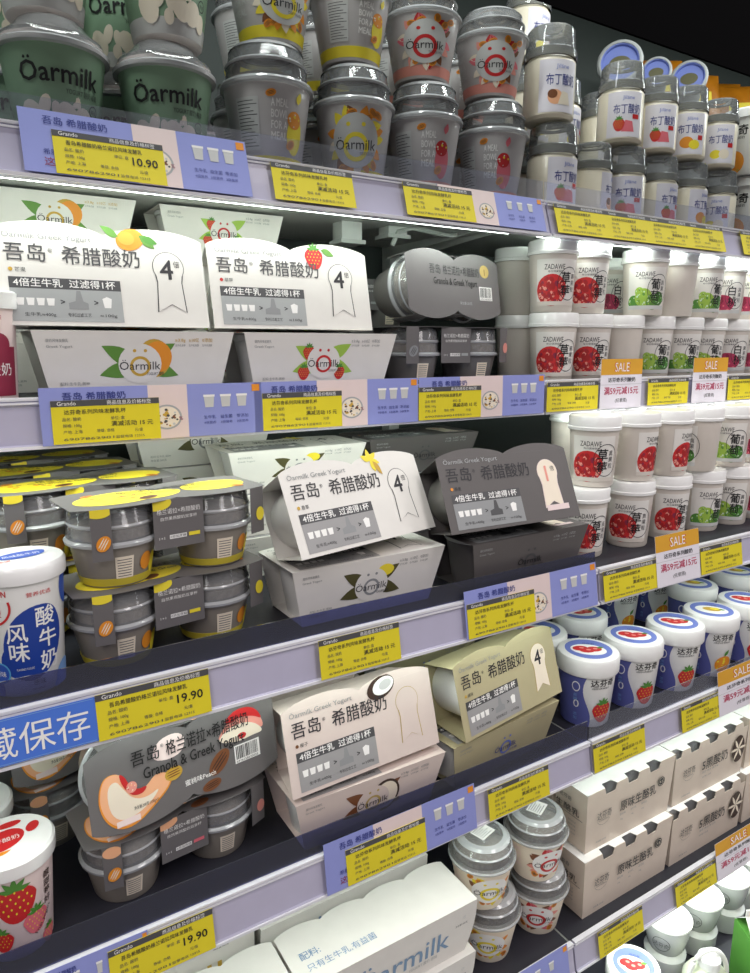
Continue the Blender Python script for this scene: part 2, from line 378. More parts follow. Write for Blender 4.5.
ptag(1, 419, 481, 'p', 'yellow price tag on second rail below dark flat granola pack')
ptag(1, 547, 598, 'p', 'yellow price tag left of the first sale card, second rail')
ptag(1, 648, 688, 'p', 'yellow price tag between the two sale cards of second rail')
ptag(1, 728, 770, 'p', 'yellow price tag cut by right edge on the second rail')
ptag(2, 97, 210, '19.90', 'yellow 19.90 price tag right of the blue sign on third rail')
ptag(2, 320, 400, 'p', 'yellow price tag below the white vanilla boxes on third rail')
ptag(2, 468, 535, 'p', 'yellow price tag over the lilac card on third rail')
ptag(2, 604, 657, 'p', 'yellow price tag left of sale card on the third rail')
ptag(2, 701, 742, 'p', 'yellow price tag right of sale card on the third rail')
ptag(3, 110, 214, '19.90', 'yellow 19.90 price tag under the peach pack on fourth rail')
ptag(3, 347, 426, 'p', 'yellow price tag over the lilac card on fourth rail')
ptag(3, 489, 549, 'p', 'yellow price tag under the olive boxes on fourth rail')
ptag(3, 594, 645, 'p', 'yellow price tag under the first strawberry lidded cups, fourth rail')
ptag(3, 682, 722, 'p', 'yellow price tag left of the sale card on the fourth rail')
ptag(4, 599, 643, 'p', 'yellow price tag below the first carton on lowest rail')
ptag(4, 676, 716, 'p', 'yellow price tag left of the sale card on lowest rail')
# SALE cards
def sale():
    w, h = .07, .085; o = MB(); o.box(-w / 2, w / 2, 0, .0005, 0, h, 'tagwhite'); a = Art()
    a.rect(0, h - .027, w, h, 'saleorange', 0); a.text('SALE', w / 2, h - .0215, .022, 'red', 1, 'c', w=.026, bold=.05); a.text('SALE', w / 2, h - .0215, .022, 'white', 2, 'c', w=.024)
    a.text('达芬奇系列酸奶', w / 2, h - .039, .0085, 'ink', 2, 'c', w=.046, bold=.02); a.rect(0, h - .044, w, h - .0435, 'midgrey', 1)
    a.text('满59元减15元', w / 2, h - .060, .0145, 'magenta', 2, 'c', w=.058, bold=.02); a.text('(任意搭)', w / 2, h - .074, .0075, 'ink', 2, 'c', w=.02)
    o.art_flat(a, (-w / 2, 0, 0), (1, 0, 0), (0, 0, 1)); return o.build('sale_card')
sp = sale()
for i, a, b, l in ((1, 600, 641, 'orange and white SALE card standing on second rail, left one'), (1, 692, 726, 'orange and white SALE card standing on second rail, right one'),
                   (2, 657, 700, 'orange and white SALE card on the third rail'), (3, 719, 766, 'orange and white SALE card on fourth rail, cut by the right edge'), (4, 717, 762, 'orange and white SALE card on lowest rail beside the cartons')):
    o = use(sp, l, 'orange SALE cards on the price rails'); o['category'] = 'sign'; on_rail(o, i, a, b, .07, .085, .082 if i < 4 else .075, 0, out=.0065)
# blue sign
o = MB(); w, h = .20, .042; o.box(-w / 2, w / 2, 0, .0006, 0, h, 'signblue'); a = Art()
a.text('冷藏保存', .046, .0085, .031, 'white', w=.146); a.rect(.002, .001, w - .002, .0016, 'lightblue', 1); a.rect(.002, h - .0016, w - .002, h - .001, 'lightblue', 1)
o.art_flat(a, (-w / 2, 0, 0), (1, 0, 0), (0, 0, 1)); ob = o.build('storage_sign'); tag(ob, 'blue sign with large pale Chinese writing at the left of third rail', 'sign')
on_rail(ob, 2, -115, 97, w, h, .043, .0025, out=.005)

# ------------------------------------------------------------------ products
BL, BW, BH, BD = .222, .112, .075, .013
def face_logo(a, x, y, s, ring, dark='ink', white='white'):
    if white: a.ell(x, y, s, s * .95, white, 3)
    a.ring(x, y - s * .12, s * .48, s * .13, ring, 4)
    for k in (-1, 1): a.ell(x + k * s * .25, y + s * .62, s * .08, None, ring, 4, 10)
    a.text('Öarmilk', x, y - s * .28, s * .56, dark, 5, 'c', w=s * 1.9); a.text('YOGURT 酸奶', x + s * .3, y - s * .55, s * .2, dark, 5, 'l', w=s * .8)
def greek_box(kind):
    cardm, ink, flav, fl = {'mango': ('card', 'darkgrey', '芒果', 'gold'), 'strawberry': ('card', 'darkgrey', '草莓', 'red'), 'vanilla': ('card', 'ink', '香草', 'gold'),
                            'dark': ('darkcard', 'ink', '燕麦', 'orange'), 'coconut': ('pinkcard', 'ink', '椰子', 'brown'), 'olive': ('olivecard', 'ink', '原味', 'gold')}[kind]
    t = thing('yogurt_box', 'x', 'yogurt box', 'sleeved two-cup yogurt boxes')
    o = MB(); L, W, H, D = BL, BW, BH, BD; N = 40; h = L / 2
    top = [(-h, 0, H), (h, 0, H)] + [(h - L * k / N, W - .011 + .011 * abs(math.sin(2 * math.pi * k / N)) ** .7, H) for k in range(N + 1)]
    o.slab(top, (0, 0, 1), .0006, cardm)
    b = .094
    o.slab([(-h, 0, H), (-b, D, 0), (b, D, 0), (h, 0, H)], (0, -1, -.17), .0006, cardm)
    o.slab([(-b, D, .0006), (-b, W - D, .0006), (b, W - D, .0006), (b, D, .0006)], (0, 0, -1), .0006, cardm)
    o.slab([(h, W - .011, H), (b, W - D, 0), (-b, W - D, 0), (-h, W - .011, H)], (0, 1, -.17), .0006, cardm)
    a = Art(); g = 'grey' if kind != 'dark' else 'midgrey'; nk = 'darkgrey' if kind in ('mango', 'strawberry') else 'ink'
    a.text('Öarmilk Greek Yogurt', .010, W * .825, .0085, g, w=.088)
    a.text('吾岛', .010, W * .620, .0205, nk, w=.040, bold=.008); a.text('®', .053, W * .70, .006, nk); a.text('希腊酸奶', .066, W * .610, .0215, nk, w=.082, bold=.008)
    a.ell(.015, W * .525, .0022, None, fl, 2, 10); a.text(flav, .019, W * .505, .0055, nk)
    a.rect(.012, W * .35, .124, W * .455, 'darkgrey', 1); a.rect(.012, W * .04, .124, W * .35, 'midgrey' if kind in ('mango', 'strawberry') else 'panel' if kind != 'dark' else 'grey', 1)
    a.text('4倍生牛乳  过滤得1杯', .016, W * .373, .0095, 'white', w=.102, bold=.02)
    for k in range(4): x = .021 + .0098 * k; a.poly([(x - .004, W * .26), (x + .004, W * .26), (x + .003, W * .19), (x - .003, W * .19)], 'white', 2)
    a.text('>', .060, W * .20, .009, 'ink', bold=.02); a.text('>', .094, W * .20, .009, 'ink', bold=.02)
    a.poly([(.068, W * .16), (.088, W * .16), (.088, W * .22), (.083, W * .24), (.081, W * .34), (.077, W * .34), (.075, W * .24), (.068, W * .22)], 'grey' if kind != 'dark' else 'darkgrey', 2)
    x = .108; a.poly([(x - .005, W * .27), (x, W * .29), (x + .005, W * .27), (x + .0035, W * .18), (x - .0035, W * .18)], 'white', 2)
    for x, w_, tx in ((.024, .030, '生牛乳≈400g'), (.066, .024, '专利过滤工艺'), (.099, .018, '≈100g')): a.text(tx, x, W * .09, .0045, 'ink', w=w_)
    # ribbon
    rx, ry = .180, W * .60; pts = []
    for k in range(36):
        q = 2 * math.pi * k / 36; rr = .0195 * (1 + .06 * math.cos(12 * q)); 
        if -2.3 < (q if q < math.pi else q - 2 * math.pi) < -.84: continue
        pts.append((rx + rr * math.cos(q), ry + rr * math.sin(q)))
    pts = [p for p in pts if p[1] < ry and p[0] < rx] and pts
    body = [(rx - .0165, ry), (rx - .014, ry - .016), (rx - .0165, ry - .050), (rx, ry - .041), (rx + .0165, ry - .050), (rx + .014, ry - .016), (rx + .0165, ry)]
    rm = {'dark': 'beige', 'olive': 'brass'}.get(kind, 'ink'); fillm = {'dark': 'cream', 'olive': 'olivecard', 'coconut': 'pinkcard'}.get(kind, 'card')
    a.poly([(rx + (p[0] - rx) * 1.04, p[1]) for p in body], rm if kind != 'coconut' else 'brass', 1); a.ell(rx, ry + .002, .0182, None, rm if kind != 'coconut' else 'brass', 1)
    a.poly([(rx + (p[0] - rx) * .96, p[1] + .0006) for p in body], fillm if kind != 'olive' else 'cream', 2); a.ell(rx, ry + .002, .0175, None, fillm if kind != 'olive' else 'cream', 2)
    if kind != 'coconut': a.text('1' if kind == 'dark' else '4', rx - .003, ry - .012, .032, 'salmon' if kind == 'dark' else 'ink', 4, 'c', bold=.02); a.text('倍', rx + .006, ry + .003, .008, 'ink', 4)
    if kind == 'dark': a.rect(.165, W * .12, .205, W * .19, 'beige', 3)
    # fruit at the top edge
    if kind == 'mango': a.ell(.140, W * .88, .016, .012, 'orange', 2, 20, 20); a.ell(.136, W * .89, .009, .008, 'gold', 3); a.leaf(.150, W * .93, .022, .006, -40); a.leaf(.128, W * .90, .022, .005, 150); a.leaf(.153, W * .90, .018, .005, -15, 'green')
    if kind == 'strawberry': a.berry(.144, W * .84, .014, 2); a.leaf(.155, W * .93, .02, .005, -20)
    if kind == 'vanilla':
        for k in range(5): a.leaf(.142, W * .91, .016, .004, 150 - 55 * k, 'lemon', 2)
        a.leaf(.146, W * .90, .022, .004, -60, 'gold', 3)
    if kind == 'coconut': a.ell(.143, W * .86, .022, .014, 'darkbrown', 2, 24, 15); a.ell(.147, W * .87, .017, .0105, 'white', 3, 24, 15); a.ell(.150, W * .88, .010, .006, 'lightgrey', 4, 20, 15); a.clip(0, 0, L, W * .985)
    o.art_flat(a, (-h, 0, H), (1, 0, 0), (0, 1, 0))
    # front panel
    a = Art(); V = Vector((0, -D, H)).normalized(); hp = math.hypot(D, H); c = h
    if kind in ('mango', 'strawberry', 'vanilla', 'coconut'):
        for q, dx in ((154, 0), (196, 0), (30, 0), (-18, 0)):
            a.leaf(c + dx * .7, hp * .52, .046, .010, q, {'mango': 'leaf', 'strawberry': 'lightgreen', 'vanilla': 'olive', 'coconut': 'brown'}[kind], 1)
        if kind == 'mango': a.ell(c + .016, hp * .60, .019, .022, 'gold', 2); a.ell(c + .020, hp * .62, .016, .018, 'orange', 2.5)
        if kind == 'strawberry':
            for dx, dy in ((-.028, -.012), (.024, -.012), (-.022, .014)): a.berry(c + dx, hp * .5 + dy, .009, 2)
        if kind == 'coconut': a.ell(c + .018, hp * .55, .022, .025, 'darkbrown', 2); a.ell(c + .019, hp * .55, .018, .021, 'cream', 2.5)
        if kind == 'vanilla': a.ell(c + .02, hp * .75, .012, .008, 'lemon', 2)
        face_logo(a, c, hp * .52, .024, {'mango': 'gold', 'strawberry': 'red', 'vanilla': 'grey', 'coconut': 'brass'}[kind], 'ink', cardm)
    elif kind == 'dark': face_logo(a, c, hp * .5, .024, 'darkgrey', 'black', None)
    else: face_logo(a, c, hp * .5, .024, 'periwinkle', 'navy', None)
    a.text('酸奶风味发酵乳', .014, hp * .84, .004, g, w=.022); a.text('Greek Yogurt', .014, hp * .76, .004, g, w=.026)
    for k in range(3): a.text(('≥3.8g', '≥10亿', '0添加')[k], c + .040 + .016 * k, hp * .85, .005, 'gold' if kind == 'mango' else g, w=.012); a.text('生牛乳发酵', c + .040 + .016 * k, hp * .78, .003, g, w=.012)
    a.text('配料:生牛乳,菌种', .026, hp * .22, .004, g, w=.03); a.text('净含量:200克', .026, hp * .14, .004, g, w=.024)
    o.art_flat(a, (-h, D, 0), (1, 0, 0), V); o.build('sleeve', t)
    for k in (-1, 1):
        q = MB(); Mc = Matrix.Translation((k * .0535, W / 2, 0)); body = 'plasticwhite' if kind != 'dark' else 'darkcup'
        q.lathe([(0, .0015), (.035, .0015), (.0365, .004), (.0465, H - .010), (.0465, H - .009)], body, 40, Mc); cp = q.build('cup', t)
        q = MB(); q.lathe([(.0455, H - .0095), (.0492, H - .009), (.0497, H - .0075), (.0492, H - .002), (0, H - .0017)], 'lidwhite' if kind != 'dark' else 'lightgrey', 40, Mc); q.build('lid', cp)
    return t
GB = {k: greek_box(k) for k in ('mango', 'strawberry', 'vanilla', 'dark', 'coconut', 'olive')}
TILT = math.atan2(BH, BD)
def lift(t): return BH * math.cos(R(t)) - BD * math.sin(R(t)) + .0025
def gbox(kind, PL, PR, base, label, tilted=0, sc_=1):
    o = use(GB[kind], label)
    if tilted: put_edge(o, PL, PR, base + lift(tilted), (0, 0, BH), R(tilted), sc_)
    else: put_edge(o, PL, PR, base + .0004 + BH * sc_, (0, 0, BH), 0, sc_)  # the scale keeps the base where it is
    return o
def pz(a, b, z, dy=0): return atz(*a, z) + Vector((0, dy, 0)), atz(*b, z) + Vector((0, dy, 0))

# second shelf: mango and strawberry
z1 = S[1] + BH
gbox('mango', (.088, .822), (.310, .822), S[1], 'white mango yogurt box lying flat at left on second shelf, lower one')
gbox('strawberry', (.323, .822), (.545, .822), S[1], 'white strawberry yogurt box lying flat on the second shelf, lower one')
gbox('mango', (.062, .832), (.284, .832), z1, 'white mango yogurt box propped upright with big 4 ribbon', 78)
gbox('strawberry', (.290, .832), (.512, .832), z1, 'white strawberry yogurt box propped upright with big 4 ribbon', 78)
for k in range(4):
    lm = 'white mango yogurt box in the rear stack behind the propped mango box' if k < 3 else 'white mango yogurt box topmost of rear stack at left of second shelf'
    ls = 'white strawberry yogurt box in the rear stack behind the propped box' if k < 3 else 'small-looking white strawberry box topmost of the rear stack'
    gbox('mango', (.047, .995), (.248, .995), S[1] + k * .0617, lm, False, .9).scale.z = .82
    gbox('strawberry', (.278, 1.0), (.461, 1.0), S[1] + k * .0617, ls, False, .82).scale.z = .82
# third shelf: vanilla and dark
z2 = S[2] + BH
PL, PR = pz((290, 574), (447, 545), z2); gbox('vanilla', PL, PR, S[2], 'white vanilla yogurt box lying flat on third shelf under the propped one')
PL, PR = pz((293, 563), (442, 525), z2 + lift(65)); gbox('vanilla', PL, PR, z2, 'white vanilla yogurt box propped up with 4 ribbon, third shelf', 65)
PL, PR = pz((468, 547), (593, 523), z2); gbox('dark', PL, PR, S[2], 'dark grey yogurt box lying flat on third shelf')
PL, PR = pz((454, 535), (579, 516), z2 + lift(66)); gbox('dark', PL, PR, z2, 'dark grey yogurt box propped up with cream ribbon', 66)
for k in range(3):
    gbox('vanilla', (.330, .915), (.552, .915), S[2] + k * .0758 * .83, 'white vanilla yogurt box ' + ('in the stack behind the propped vanilla box' if k < 2 else 'topmost of the stack behind the propped vanilla box')).scale.z *= .83
    gbox('dark', (.570, .935), (.792, .935), S[2] + k * .0758 * .83, 'dark grey yogurt box ' + ('in the stack behind the propped dark box' if k < 2 else 'topmost of the stack behind the propped dark box')).scale.z *= .83
    gbox('vanilla', (.235, 1.05), (.457, 1.05), S[2] + k * .0758, 'white vanilla yogurt box in the rearmost stack of third shelf')
# fourth shelf: coconut and olive
z3 = S[3] + BH
PL, PR = pz((299, 811), (449, 755), z3, .008); gbox('coconut', PL, PR, S[3], 'pinkish white coconut yogurt box lying flat on fourth shelf')
PL, PR = pz((295, 800), (438, 743), z3 + lift(74)); gbox('coconut', PL, PR, z3, 'pinkish white coconut yogurt box propped up at a tilt', 74)
PL, PR = pz((459, 755), (567, 704), z3, .014); gbox('olive', PL, PR, S[3], 'olive green yogurt box lying flat on fourth shelf')
PL, PR = pz((465, 744), (563, 691), z3 + lift(74)); gbox('olive', PL, PR, z3, 'olive green yogurt box propped up at a tilt', 74)
for k in range(2):
    gbox('coconut', (.325, .91), (.547, .91), S[3] + k * .0758, 'pinkish white coconut yogurt box ' + ('bottom of' if k == 0 else 'top of') + ' the stack behind the propped one')
    gbox('olive', (.590, .95), (.812, .95), S[3] + k * .0758, 'olive green yogurt box ' + ('bottom of' if k == 0 else 'top of') + ' the stack behind the propped one')

# granola packs -------------------------------------------------
GH = .087; GL = .216
def hw(u): return .0375 + .0125 * abs(math.sin(2 * math.pi * (u / GL + .5))) ** .75
def granola(kind):
    t = thing('granola_yogurt_pack', 'x', 'yogurt pack', 'twin-cup granola yogurt packs'); N = 48; h = GL / 2
    sm = {'dark': 'granola', 'yellow': 'granola', 'peach': 'granola'}[kind]
    o = MB(); top = [(-h + GL * k / N, -hw(-h + GL * k / N), GH) for k in range(N + 1)] + [(h - GL * k / N, hw(h - GL * k / N), GH) for k in range(N + 1)]
    o.slab(top, (0, 0, 1), .0006, sm)
    for sgn in (-1, 1):
        for xa, xb in ((-.092, -.073), (-.028, .028), (.084, .104)):
            ya, yb = sgn * (hw(xa) + .0003), sgn * (hw(xb) + .0003)
            if xa == -.028: ya = yb = sgn * .0430
            pts = [(xa, ya, GH), (xa, ya, .034), (xb, yb, .034), (xb, yb, GH)]
            o.slab(pts, (-(yb - ya) * sgn * 0, sgn, 0), .0006, sm)
    # band under the rims at each end
    a = Art()
    if kind == 'peach':
        a.text('吾岛', .048, .068, .0175, 'black', w=.032, l=9, bold=.006); a.text('®', .082, .077, .005, 'black', l=9); a.text('格兰诺拉×希腊酸奶', .088, .067, .0180, 'black', w=.104, l=9, bold=.006)
        a.text('Granola & Greek Yogurt', .060, .0500, .0170, 'black', w=.124, bold=.012, l=9)
        pk = [(.014, .058), (.021, .067), (.034, .066), (.042, .055), (.048, .043), (.060, .040), (.074, .052), (.086, .048), (.091, .041), (.085, .031), (.067, .019), (.048, .0085), (.030, .009), (.017, .021), (.011, .040)]
        a.poly([((p[0] - .05) * 1.04 + .05, (p[1] - .037) * 1.05 + .036) for p in pk], 'orange', 1, 2); a.poly(pk, 'peach', 2, 2); a.poly([(.020, .055), (.030, .060), (.036, .050), (.046, .034), (.062, .030), (.078, .036), (.066, .024), (.048, .016), (.030, .016), (.020, .030)], 'cream', 3, 2)
        a.poly([(.034, .066), (.040, .060), (.043, .052), (.049, .047), (.052, .042), (.064, .043), (.058, .036), (.047, .037), (.040, .045), (.035, .056)], 'red', 4, 2); a.orb(.046, .047, .006, 'salmon', ['red', 'peach', 'cream'], 12, 5)
        a.poly([(.150, .058), (.156, .068), (.168, .078), (.184, .083), (.200, .080), (.210, .070), (.213, .056), (.200, .060), (.180, .062)], 'salmon', 1, 2); a.poly([(.160, .078), (.176, .088), (.194, .087), (.206, .079), (.212, .066), (.200, .074), (.182, .078), (.168, .074)], 'red', 2, 2)
        a.poly([(.150, .057), (.158, .066), (.172, .071), (.190, .070), (.204, .063), (.212, .052), (.196, .052), (.176, .050)], 'cream', 3, 2); a.orb(.182, .056, .006, 'red', ['salmon', 'cream'], 8, 4, .0035)
        a.poly([(.070, .066), (.078, .084), (.100, .088), (.112, .080), (.108, .064), (.090, .060)], 'palepink', 1, 2); a.nut(.094, .044, .0105, .0075, 5, 'gold', 'brown'); a.nut(.150, .036, .0165, .0095, 42, 'brown', 'darkbrown'); a.nut(.138, .014, .012, .006, 8, 'brown', 'darkbrown')
        a.text('蜜桃味Peach', .106, .0245, .0072, 'white', w=.038, bold=.02); a.text('净含量:200克 (100g×2)', .046, .022, .0045, 'ink', w=.028, l=5); a.rect(.026, .010, .052, .0165, 'palepink', 4)
        bx0, by0 = .170, .026
    elif kind == 'dark':
        a.text('吾岛', .052, .066, .0150, 'ink', w=.026); a.text('格兰诺拉×希腊酸奶', .084, .066, .0150, 'ink', w=.090); a.text('Granola & Greek Yogurt', .060, .050, .0140, 'black', w=.108, bold=.01)
        a.ell(.190, .075, .012, .010, 'brass', 1); a.text('1', .190, .069, .014, 'darkbrown', 2, 'c'); a.text('净含量:200克', .120, .022, .0055, 'midgrey'); bx0, by0 = .172, .030
    else:
        a.ell(.062, .046, .050, .030, 'lemon', 1, 30, 8); a.ell(.105, .040, .030, .018, 'lemon', 1, 24, 20); a.nut(.090, .030, .012, .007, 20, 'brown', 'darkbrown'); a.ell(.178, .050, .040, .026, 'lemon', 1, 30); a.ell(.120, .075, .016, .010, 'granola', 2)
        a.orb(.060, .050, .030, 'lemon', ['orange', 'gold', 'yellow'], 22, 2, .018); a.text('格兰诺拉×希腊酸奶', .066, .060, .0150, 'ink', w=.100, l=4); a.text('Granola & Greek Yogurt', .066, .046, .0110, 'ink', w=.095, l=4); a.nut(.035, .070, .008, .005, 30); a.nut(.200, .030, .008, .005, -30)
        bx0, by0 = None, 0
    if bx0:
        a.rect(bx0, by0, bx0 + .034, by0 + .021, 'white', 5); x = bx0 + .002; rn = random.Random(5)
        while x < bx0 + .031:
            w_ = rn.choice((.0004, .0008, .0012)); a.rect(x, by0 + .0045, x + w_, by0 + .0195, 'black', 6); x += w_ + rn.choice((.0005, .0009))
        a.text('6976258630025', bx0 + .002, by0 + .0008, .0036, 'black', w=.029, l=6)
    a.scale(GL / .228, 1); o.art_flat(a, (-h, -.05, GH), (1, 0, 0), (0, 1, 0))
    for sgn in (-1, 1):   # side panel print, front and back
        a = Art(); fl = {'peach': 'salmon', 'yellow': 'gold', 'dark': 'midgrey'}[kind]
        if kind != 'dark': a.ell(.004, .050, .012, .008, 'lemon' if kind == 'yellow' else 'peach', 1)
        a.text('格兰诺拉×希腊酸奶', .003, .038, .0062, 'white', w=.038); a.text('自然果燕酸奶双享杯', .006, .031, .0042, 'white', w=.032)
        a.rect(.013, .010, .028, .0145, 'white', 2); a.text('0添加蔗糖', .0135, .011, .0035, 'darkgrey', w=.014); a.rect(.030, .0105, .040, .0145, {'peach': 'pink', 'yellow': 'lemon', 'dark': 'midgrey'}[kind], 2); a.text('1+1', .004, .0105, .004, 'white'); a.scale(1.27, 1).clip(0, 0, .056, .053)
        U = (1, 0, 0) if sgn < 0 else (-1, 0, 0)
        o.art_flat(a, (sgn * .028, sgn * .0430, .034) if sgn < 0 else (.028, .0430, .034), U, (0, 0, 1), .0004)
        a = Art(); a.nut(.011, .018, .0085, .0065, 60, 'orange' if kind != 'dark' else 'grey', 'cream' if kind != 'dark' else 'darkgrey')
        if kind == 'yellow': a.ell(.008, .050, .012, .006, 'lemon', 1)
        if kind == 'peach': a.ell(.010, .045, .010, .007, 'peach', 1)
        if sgn < 0:
            a.clip(0, 0, .0188, .053); d = Vector((.019, -(hw(-.073) - hw(-.092)), 0)); o.art_flat(a, (-.092, -hw(-.092) - .0005, .034), d, (0, 0, 1), .0003)
            a = Art(); a.ell(.014, .022, .006, .008, 'lemon' if kind == 'yellow' else 'salmon', 1); d = Vector((.024, -(hw(.104) - hw(.084)), 0)); o.art_flat(a, (.084, -hw(.084) - .0005, .034), d, (0, 0, 1), .0003)
    o.build('sleeve', t)
    for k in (-1, 1):
        q = MB(); Mc = Matrix.Translation((k * .0565, 0, 0)); cb = {'yellow': 'packcup', 'dark': 'darkcup', 'peach': 'packcup'}[kind]
        q.lathe([(0, 0), (.034, 0), (.0355, .003), (.0445, .046), (.0445, .0465)], cb, 40, Mc)
        if kind == 'yellow': q.lathe([(.0358, .002), (.0378, .010), (.0374, .0101)], 'granolayellow', 40, Mc)
        aa = Art(); aa.rect(-.012, .010, .006, .034, 'cream', 1)
        for j in range(7): aa.rect(-.010, .012 + .003 * j, .004, .0128 + .003 * j, 'darkgrey', 2)
        if kind == 'yellow': aa.ell(.022, .024, .008, .010, 'orange', 1); aa.ell(.034, .020, .006, .012, 'lemon', 1)
        tmp = MB(); tmp.art_cone(aa, .0355, .0445, .046); q.add([Mc @ Vector(v) for v in tmp.v], [], 'cream')
        b = len(q.v) - len(tmp.v)
        for f, mi_ in zip(tmp.f, tmp.m): q.f.append(tuple(b + z for z in f)); q.m.append(q.mi(tmp.mats[mi_]))
        cp = q.build('cup', t)
        q = MB(); q.lathe([(.0450, .0440), (.0478, .0450), (.0485, .0475), (.0470, .0490), (.0450, .0500), (.0440, .064), (.0452, .0655), (.0440, .067), (.0425, .082), (.040, .0855), (0, .0860)], 'clearlid', 40, Mc); q.lathe([(.0453, .0438), (.0484, .0448), (.0489, .0477), (.0474, .0492), (.0455, .0500)], 'clearrim', 40, Mc); q.lathe([(.0446, .0635), (.0457, .0655), (.0446, .0675)], 'clearrim', 40, Mc); dm = q.build('dome_lid', cp)
        q = MB(); q.lathe([(0, .0505), (.041, .0505), (.0405, .060), (.0300, .0640), (.015, .0625), (0, .0650)], 'granolafill' if kind != 'peach' else 'granolafill', 30, Mc); q.build('granola_portion', cp)
    return t
GP = {k: granola(k) for k in ('yellow', 'peach', 'dark')}
def gpack(kind, PL, PR, base, label, tilt=0, s=1):
    o = use(GP[kind], label)
    if tilt: put_edge(o, PL, PR, base + .0098, (0, -.050, GH), tilt, s)
    else: put_edge(o, PL, PR, base + .0004, (0, -.050, 0))
    return o
GT = R(82)
# shelf 2
gpack('dark', (.560, .845), (.785, .845), S[1], 'dark grey twin-cup granola pack lying flat on second shelf')
gpack('dark', (.575, .838), (.793, .885), S[1] + GH + .003, 'dark grey granola pack propped up with barcode toward front', GT)
gpack('dark', (.545, 1.085), (.770, 1.085), S[1], 'dark grey granola pack behind the propped one, bottom of rear pair')
gpack('dark', (.545, 1.085), (.770, 1.085), S[1] + GH + .001, 'dark grey granola pack behind the propped one, top of rear pair')
# shelf 3
for k in range(4):
    for j in range(2):
        dx = (.021, -.045, -.065, -.080)[k]
        gpack('yellow', (.070 + dx + j * .004, .704 + .118 * k), (.290 + dx + j * .004, .732 + .118 * k), S[2] + j * (GH + .001),
              ('yellow topped grey granola pack on third shelf, ' + ('upper' if j else 'lower') + (' of front pair beside the blue cup', ' of the pair in second row', ' of the pair in third row', ' of the rearmost pair')[k]))
# shelf 4
gpack('peach', (.080, .703), (.300, .725), S[3], 'peach granola pack lying flat on fourth shelf under the tilted one')
gpack('peach', (.088, .697), (.312, .728), S[3] + GH + .003, 'peach granola pack tipped up showing fruit slices and barcode', GT, 1.04)
gpack('peach', (.028, .835), (.238, .885), S[3], 'peach granola pack at the rear of fourth shelf, flat')
gpack('peach', (.028, .835), (.238, .885), S[3] + GH + .003, 'peach granola pack tipped up directly behind the front tipped pack', GT)

